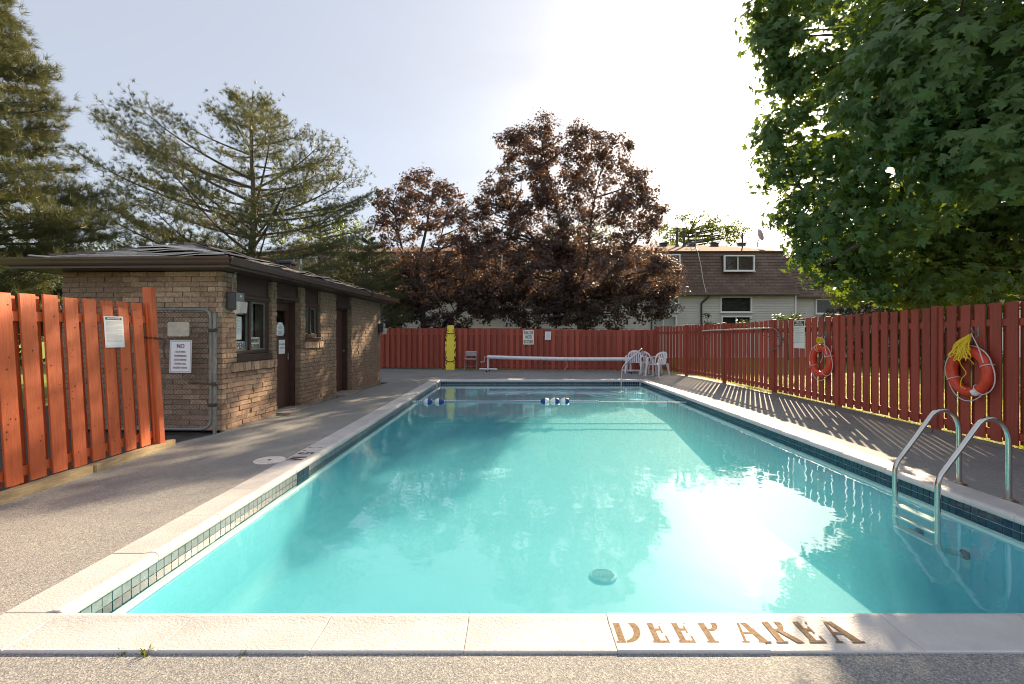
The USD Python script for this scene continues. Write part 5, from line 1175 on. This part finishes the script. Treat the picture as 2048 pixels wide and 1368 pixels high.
def broadleaf(name, label, base, trunks, blobs, m, seed, size, shape, per_area=9.0, per=26, clump=0.35, nlimb=40, bark=BARK, droop=0.8, up=0.55, r0=0.06, group=None, cat='tree', near=0, keep=None, shell=(0.55, 1.0), out_w=0.8, sun_tip=None):
    rg = np.random.default_rng(seed); th = thing(name, label, cat, base, group=group)
    pos, out, cs = crown_points(blobs, per_area, rg, clump, per, shell, keep=keep)
    nor = out * out_w + np.array([0, 0, up]) + rg.normal(0, 0.45, pos.shape); sz = size * rg.uniform(0.5, 1.3, len(pos))
    if near:
        dist = np.linalg.norm(pos - [0, 0, EYE], axis=1); px = pos[:, 0] / np.maximum(pos[:, 1], .1); inn = (pos[:, 1] > 1) & (px < 1.04) & (px > -1.04) & ((pos[:, 2] - EYE) / np.maximum(pos[:, 1], .1) < 0.70)
        idx = np.argsort(np.where(inn, dist, 1e9))[:near]; rest = np.setdiff1d(np.arange(len(pos)), idx)
        for i in idx:
            obj('leaf', leaf_arrays(pos[i:i + 1], nor[i:i + 1], sz[i:i + 1], shape, rg, droop), m, th)
    else: rest = np.arange(len(pos))
    obj('crown', leaf_arrays(pos[rest], nor[rest], sz[rest], shape, rg, droop), m, th, kind='stuff')
    tr = []
    for k, (pts, ra, rb_) in enumerate(trunks):
        c = curve(pts, 30); tr.append(c); obj('trunk', MB().tube(c, np.linspace(ra, rb_, len(c)) * (1 + 0.05 * np.sin(np.arange(len(c)) * 1.7)), 12), bark, th, smooth=50)
    lb = MB(); sel = cs[rg.permutation(len(cs))[:nlimb]]; limbs(lb, np.vstack([c[len(c) // 4:] for c in tr]), sel, rg, r0)
    obj('limbs', lb, bark, th, smooth=60)
    return th
PB = lambda rows, Y, sc=1.0: [(P(px, py, Y + (r[0] if r else 0)), rp / FPX * Y * sc, *(r[1:])) for px, py, rp, *r in rows]
T = lambda rows, Y: [P(px, py, Y + (r[0] if r else 0)) for px, py, *r in rows]

YA_, YB_ = 23.0, 23.6
broadleaf('purple_maple', 'tall wide purple leaved maple in the middle, behind the paper notice on the back fence', P(1165, 730, YB_) * [1, 1, 0],
    [(T([(1168, 730), (1160, 640), (1146, 560), (1128, 480), (1105, 380), (1085, 300)], YB_), 0.20, 0.03), (T([(1152, 590), (1175, 520), (1182, 440), (1200, 350)], YB_), 0.12, 0.02), (T([(1150, 575), (1110, 520), (1060, 470), (1020, 420)], YB_), 0.09, 0.02), (T([(1162, 640), (1210, 560), (1270, 480)], YB_), 0.10, 0.02)],
    PB([(1070, 284, 54), (1078, 250, 26), (1020, 290, 34), (1040, 372, 66), (985, 392, 34), (1120, 360, 70), (1172, 292, 48), (1160, 262, 24), (1228, 302, 40), (1215, 380, 74), (1285, 365, 34), (1265, 430, 62), (1305, 425, 26), (1005, 450, 52), (1080, 460, 70), (1150, 470, 60),
        (1000, 535, 80, 0, 1.3), (1085, 545, 85, 0.3, 1.3), (1180, 545, 80, 0, 1.0), (1265, 530, 75), (1310, 555, 50), (1335, 580, 26), (985, 608, 48, 0.4, 1.2), (1060, 615, 52, 0, 1.3), (1150, 610, 62, 0.2, 1.3), (1235, 610, 58), (1295, 612, 40), (1330, 612, 24)], YB_),
    LEAFP, 31, 0.130, LEAF_LOW, per_area=34.0, per=44, clump=0.42, nlimb=110, r0=0.05)
broadleaf('purple_maple', 'smaller forked purple leaved maple behind the yellow spine board, left of the tall one', P(850, 730, YA_) * [1, 1, 0],
    [(T([(852, 735), (848, 655), (842, 605), (835, 540), (850, 470), (862, 400)], YA_), 0.19, 0.03), (T([(842, 600), (818, 550), (800, 480), (790, 430)], YA_), 0.10, 0.02), (T([(868, 735, .3), (886, 655, .3), (915, 620, .2), (940, 580), (955, 520)], YA_), 0.12, 0.03), (T([(842, 580), (870, 520), (890, 440)], YA_), 0.09, 0.02)],
    PB([(785, 415, 46), (835, 372, 42), (850, 352, 20), (878, 405, 46), (905, 385, 22), (835, 430, 52), (765, 465, 34), (905, 455, 38), (770, 400, 22), (945, 425, 30), (955, 500, 46), (800, 505, 44, 0, .6), (900, 520, 60), (945, 470, 34), (850, 560, 66, 0, 1.3), (795, 570, 50), (925, 565, 62, 0.3, 1.3), (960, 600, 44, 0, 1.2), (800, 620, 36), (855, 625, 44), (920, 628, 38), (770, 600, 30), (765, 550, 24)], YA_),
    LEAFP, 32, 0.130, LEAF_LOW, per_area=28, per=42, clump=0.42, nlimb=80, r0=0.05)

mb_blobs = [(P(1700, 60, 8.3), 1.5), (P(1562, 95, 8.6), 0.52), (P(1555, 20, 8.6), 0.5), (P(1640, 290, 8.8), 1.12), (P(1552, 265, 9.0), 0.33), (P(1690, 440, 8.6), 1.12), (P(1605, 420, 9.0), 0.5), (P(1650, 520, 8.8), 0.45), (P(1760, 545, 8.2), 0.45), (P(1890, 575, 7.9), 0.42, .7), (P(1960, 560, 7.6), 0.5, .6),
            (P(1790, 500, 9.6), 0.9), (P(1880, 450, 9.4), 1.0), (P(1960, 440, 9.0), 1.0), (P(2030, 480, 8.6), 0.9), (P(1900, 545, 9.3), 0.6), (P(2010, 560, 9.0), 0.55), (P(1830, 570, 9.2), 0.5), (P(1760, 580, 9.4), 0.32, .7), (P(1700, 570, 9.2), 0.35, .7),
            (P(1820, 330, 6.8), 1.1), (P(1950, 110, 5.6), 1.25), (P(1990, 300, 5.4), 0.75), (P(1830, 180, 6.4), 1.0), (P(2080, 200, 5.2), 0.9),
            (np.array([8.6, 8.4, 6.6]), 2.6, .55), (np.array([9.6, 5.6, 6.2]), 2.6, .5), (np.array([11.6, 8.0, 6.0]), 2.6, .5), (np.array([8.4, 3.8, 4.6]), 1.8, .5), (np.array([9.0, 7.0, 9.0]), 2.4, .5), (np.array([10.2, 10.8, 5.0]), 1.8, .5), (np.array([7.4, 6.5, 8.4]), 1.8, .5), (np.array([6.6, 1.2, 5.0]), 1.2, .6)]
broadleaf('green_maple', 'large green maple hanging over the right fence from outside the picture', (9.6, 6.9, 0),
    [([(9.6, 6.9, -0.1), (9.5, 6.95, 1.6), (9.3, 7.1, 3.2), (9.1, 7.2, 5.5), (8.9, 7.2, 8.0)], 0.30, 0.06), ([(9.4, 7.0, 2.4), (8.2, 7.05, 3.35), (7.0, 7.3, 3.7), (5.9, 7.9, 3.1), (5.3, 8.3, 2.6)], 0.13, 0.02), ([(9.3, 7.1, 3.3), (7.6, 6.9, 5.0), (6.2, 7.6, 6.0)], 0.12, 0.02), ([(9.4, 7.0, 2.8), (8.8, 5.6, 4.2), (7.6, 4.9, 5.0)], 0.12, 0.02)],
    mb_blobs, LEAFG, 33, 0.140, LEAF_FULL, per_area=50, per=32, clump=0.42, nlimb=90, r0=0.035, near=300, droop=1.3, up=0.35, out_w=1.1, shell=(0.45, 1.0))

def needles(pos, dirs, n, L, w, rg, spread=0.9):
    m = len(pos); d = nrmz(dirs[:, None] * 1.0 + rg.normal(0, spread, (m, n, 3))); s = nrmz(np.cross(d, rg.normal(0, 1, (m, n, 3)))) * w; ln_ = L * rg.uniform(0.7, 1.2, (m, n, 1))
    p = np.broadcast_to(pos[:, None], (m, n, 3)) + rg.normal(0, L * 0.12, (m, n, 3))
    v = np.stack([p - s, p + s, p + d * ln_], 2).reshape(-1, 3)
    return v, np.arange(len(v)).reshape(-1, 3)
def pine(name, label, base, H, lz, lv, seed, whorl=0.5, per_whorl=5, L=0.12, w=0.006, nn=12, step=0.13, m=NEEDLE, bark=BARKP, rise=0.28, droop=0.0, r_tr=0.18, twig=0.34, inner=0.35, candles=0.0, hang=0.0, lean=(0, 0), cat='tree', az=None, spread=0.75, keep=None, extra=0, ex_s=0.09, asym=0.0):
    rg = np.random.default_rng(seed); base = np.asarray(base, float); th = thing(name, label, cat, base)
    tz = np.linspace(0, H, 16); trunk = np.column_stack([base[0] + lean[0] * (tz / H) ** 1.5 + 0.04 * np.sin(tz * 1.3), base[1] + lean[1] * (tz / H) + 0.04 * np.cos(tz), base[2] + tz])
    obj('trunk', MB().tube(trunk, np.linspace(r_tr, 0.02, 16), 10), bark, th, smooth=50)
    br, tp, td = MB(), [], []
    z = lz[0]
    while z < lz[-1]:
        for k in range(per_whorl):
            zt = z + rg.uniform(-0.18, 0.18); l = np.interp(zt, lz, lv) * rg.uniform(0.75, 1.08)
            if l < 0.12: continue
            a = az(rg) if az else (k + rg.uniform(-0.4, 0.4)) / per_whorl * 2 * PI + z * 2.4
            l *= 1 - asym * max(0, math.cos(a))
            z0 = zt - rise * l; z0 = max(z0, 0.6)
            o = np.array([np.interp(z0, tz, trunk[:, i]) for i in range(3)]); h = np.array([math.cos(a), math.sin(a), 0])
            pts = curve([o, o + h * l * 0.4 + [0, 0, (zt - z0) * 0.25 + droop * l * 0.08], o + h * l * 0.75 + [0, 0, (zt - z0) * 0.6 - droop * l * 0.10], o + h * l + [0, 0, (zt - z0) - droop * l * 0.22]], 15)
            br.tube(pts, np.linspace(0.012 + 0.011 * l, 0.006, len(pts)), 5, caps=False)
            sd = np.array([-h[1], h[0], 0])
            s = inner + rg.uniform(0, 0.06)
            while s < 1.0:
                i = s * (len(pts) - 1); p = np.array([np.interp(i, np.arange(len(pts)), pts[:, q]) for q in range(3)])
                for sg in (-1, 1):
                    tl = twig * l * (1.15 - s * 0.75) * rg.uniform(0.6, 1.15) + 0.12
                    dr = unit(h * 0.75 + sd * sg * rg.uniform(0.5, 1.0) + [0, 0, rg.uniform(-0.1, 0.3) - hang * 0.8])
                    e = p + dr * tl + np.array([0, 0, tl * (0.18 - hang * 0.55)]); q_ = p + dr * tl * 0.5
                    br.tube([p, q_, e], [0.009, 0.006, 0.004], 4, caps=False)
                    nt = max(2, int(tl / step))
                    for t in np.linspace(0.3, 1.0, nt):
                        c = (1 - t) ** 2 * p + 2 * t * (1 - t) * q_ + t * t * e
                        tp.append(c); td.append(dr * 0.6 + np.array([0, 0, 0.5 - 1.1 * hang]) + rg.normal(0, 0.25, 3))
                s += 0.085 + 0.10 * rg.random() * min(1.0, 1.2 / max(l, .5))
            tp.append(pts[-1]); td.append(unit(pts[-1] - pts[-2]) + [0, 0, 0.4])
        z += whorl * rg.uniform(0.75, 1.2)
    tp.append(trunk[-1]); td.append(np.array([0, 0, 1.0])); tp, td = np.array(tp), nrmz(np.array(td))
    if extra:
        o_ = rg.normal(0, 1, (extra, *tp.shape)) * ex_s; tp = np.vstack([tp[None], tp[None] + o_]).reshape(-1, 3); td = nrmz(np.vstack([td[None], td[None] + rg.normal(0, 0.45, o_.shape)]).reshape(-1, 3))
    if keep is not None:
        k_ = keep(tp, rg); tp, td = tp[k_], td[k_]
    obj('branches', br, bark, th)
    obj('needles', needles(tp, td, nn, L, w, rg, spread), m, th, kind='stuff')
    if candles:
        ix = np.nonzero(rg.random(len(tp)) < candles)[0]; mb = MB()
        for i in ix:
            h_ = rg.uniform(0.06, 0.13); u = unit(np.array([0, 0, 1.0]) + rg.normal(0, 0.18, 3)); mb.tube([tp[i], tp[i] + u * h_ * 0.7, tp[i] + u * h_], [0.010, 0.012, 0.003], 4, caps=False)
        obj('young_shoot', mb, NEEDLEY, th, kind='stuff')
    return th
pine('pine_tree', 'broad open pine tree behind the pool house with bare inner branches', P(505, 0, 18.0) * [1, 1, 0], 10.4, [3.9, 4.6, 5.5, 7.0, 8.2, 9.0, 9.8, 10.4], [3.4, 4.5, 4.8, 4.7, 4.2, 2.4, 1.15, 0.25], 41,
     whorl=0.50, per_whorl=6, L=0.15, w=0.0065, nn=14, step=0.17, rise=0.34, inner=0.34, r_tr=0.22, twig=0.34, candles=0.05, spread=0.7, extra=2, ex_s=0.12, asym=0.2)
pine('pine_tree', 'dense long needled pine tree at the left edge with pale upright shoots', (-11.25, 10.0, 0), 9.2, [1.6, 3.3, 4.2, 4.9, 5.6, 6.2, 7.5, 8.3, 9.1], [1.9, 2.0, 2.55, 2.35, 1.3, 1.45, 1.15, 0.7, 0.2], 42,
     whorl=0.36, per_whorl=7, L=0.17, w=0.0042, nn=26, step=0.13, rise=0.22, inner=0.30, r_tr=0.2, twig=0.36, candles=0.10, m=NEEDLE, spread=0.6, extra=1, ex_s=0.1)
pine('juniper_tree', 'grey green conifer between the pool house roof and the smaller purple maple', P(735, 0, 21.5) * [1, 1, 0], 5.6, [0.6, 2.2, 3.4, 4.6, 5.2, 5.6], [1.5, 1.7, 1.6, 1.3, 0.8, 0.2], 43,
     whorl=0.24, per_whorl=8, L=0.13, w=0.008, nn=11, step=0.12, rise=0.35, inner=0.3, twig=0.4, m=NEEDLE, spread=0.9)
pine('spruce_tree', 'drooping spruce behind the right fence, by the end of the lower town house', (18.4, 22.6, 0), 8.6, [0.8, 3.0, 4.7, 6.2, 7.4, 8.5], [3.4, 3.2, 2.7, 2.0, 1.3, 0.2], 44,
     whorl=0.45, per_whorl=7, L=0.14, w=0.010, nn=11, step=0.14, rise=0.0, droop=0.5, hang=0.9, inner=0.25, twig=0.25, m=NEEDLES, bark=BARKR, spread=0.7, extra=2, ex_s=0.08)
pine('spruce_tree', 'tall drooping spruce with a red brown trunk in the shade of the green maple', (19.6, 20.0, 0), 13.0, [2.4, 4.5, 7.0, 9.5, 11.8, 12.9], [3.8, 4.0, 3.4, 2.2, 1.0, 0.2], 45,
     whorl=0.6, per_whorl=7, L=0.16, w=0.012, nn=10, step=0.16, rise=0.0, droop=0.5, hang=0.9, inner=0.25, twig=0.25, m=NEEDLES, bark=BARKR, r_tr=0.30, spread=0.7)

broadleaf('locust_tree', 'light green airy tree showing above the long town house roof', (16.5, 46, 0), [([(16.5, 46, 0), (16.4, 46, 6), (16.6, 46, 11)], 0.3, 0.08)],
    PB([(1340, 458, 26), (1370, 448, 26), (1405, 440, 24), (1440, 446, 24), (1465, 455, 24), (1490, 462, 14), (1400, 470, 34), (1440, 474, 34), (1350, 474, 30)], 46), LEAFY, 51, 0.24, LEAF_OVAL, per_area=9, per=26, clump=0.6, nlimb=40, r0=0.08)
broadleaf('leafy_tree', 'mid green tree behind the town houses, seen through the broad pine', P(640, 0, 40) * [1, 1, 0], [(T([(650, 730), (645, 560), (640, 450)], 40), 0.3, 0.08)],
    PB([(600, 455, 34), (650, 440, 36), (690, 450, 34), (560, 462, 26), (710, 470, 26), (640, 480, 50)], 40), LEAFY, 52, 0.24, LEAF_OVAL, per_area=8, per=26, clump=0.6, nlimb=30, r0=0.08)
broadleaf('leafy_tree', 'low dark green tree above the pool house roof, left of the broad pine', P(215, 0, 28) * [1, 1, 0], [(T([(215, 720), (215, 560), (215, 500)], 28), 0.2, 0.05)],
    PB([(190, 498, 24), (235, 494, 22), (215, 520, 40), (265, 505, 18), (160, 520, 30)], 28), LEAFD, 53, 0.16, LEAF_OVAL, per_area=14, per=26, clump=0.45, nlimb=24)
broadleaf('leafy_tree', 'mid green tree behind the middle of the long town house, between the two purple maples', P(1150, 0, 44) * [1, 1, 0], [(T([(1150, 700), (1150, 480)], 44), 0.3, 0.1)],
    PB([(1130, 462, 30), (1180, 460, 28), (1220, 468, 22), (900, 480, 16)], 44), LEAFY, 54, 0.24, LEAF_OVAL, per_area=8, per=24, clump=0.6, nlimb=16, r0=0.08)
broadleaf('leafy_shrub', 'bright green shrub behind the leaning fence, under the dense pine', (-13.4, 13.6, 0), [([(-13.4, 13.6, 0), (-13.4, 13.6, 1.2)], 0.08, 0.04)],
    PB([(40, 590, 60), (95, 575, 48), (0, 560, 70), (70, 545, 40), (-60, 600, 70)], 13.5), LEAFY, 55, 0.11, LEAF_OVAL, per_area=34, per=22, clump=0.3, nlimb=24, cat='shrub', r0=0.03)
broadleaf('leafy_tree', 'dark green trees beyond the dense pine at the left edge', (-24, 20, 0), [([(-24, 20, 0), (-24, 20, 4)], 0.3, 0.1)],
    [(np.array([-23.5, 20.5, 3.2]), 3.0), (np.array([-26, 22, 5.5]), 3.4), (np.array([-20.5, 21, 2.2]), 2.2)], LEAFD, 56, 0.2, LEAF_OVAL, per_area=12, per=26, clump=0.6, nlimb=24)
broadleaf('sapling', 'thin sapling rising above the far end of the right fence', P(1415, 0, 22) * [1, 1, 0], [(T([(1415, 720), (1415, 650)], 22), 0.03, 0.01)], PB([(1414, 632, 8), (1420, 648, 12), (1408, 655, 14)], 22), LEAFD, 57, 0.11, LEAF_OVAL, per_area=90, per=14, clump=0.2, nlimb=8, cat='sapling', r0=0.015)
broadleaf('leafy_shrub', 'green shrub peeping over the right fence beside the regulations sign', P(1575, 0, 16) * [1, 1, 0], [(T([(1575, 720), (1575, 650)], 16), 0.04, 0.02)], PB([(1565, 632, 12), (1590, 634, 14), (1550, 645, 18), (1610, 648, 20), (1480, 646, 10), (1500, 650, 14)], 16), LEAFD, 58, 0.10, LEAF_OVAL, per_area=90, per=16, clump=0.22, nlimb=16, cat='shrub', r0=0.015)
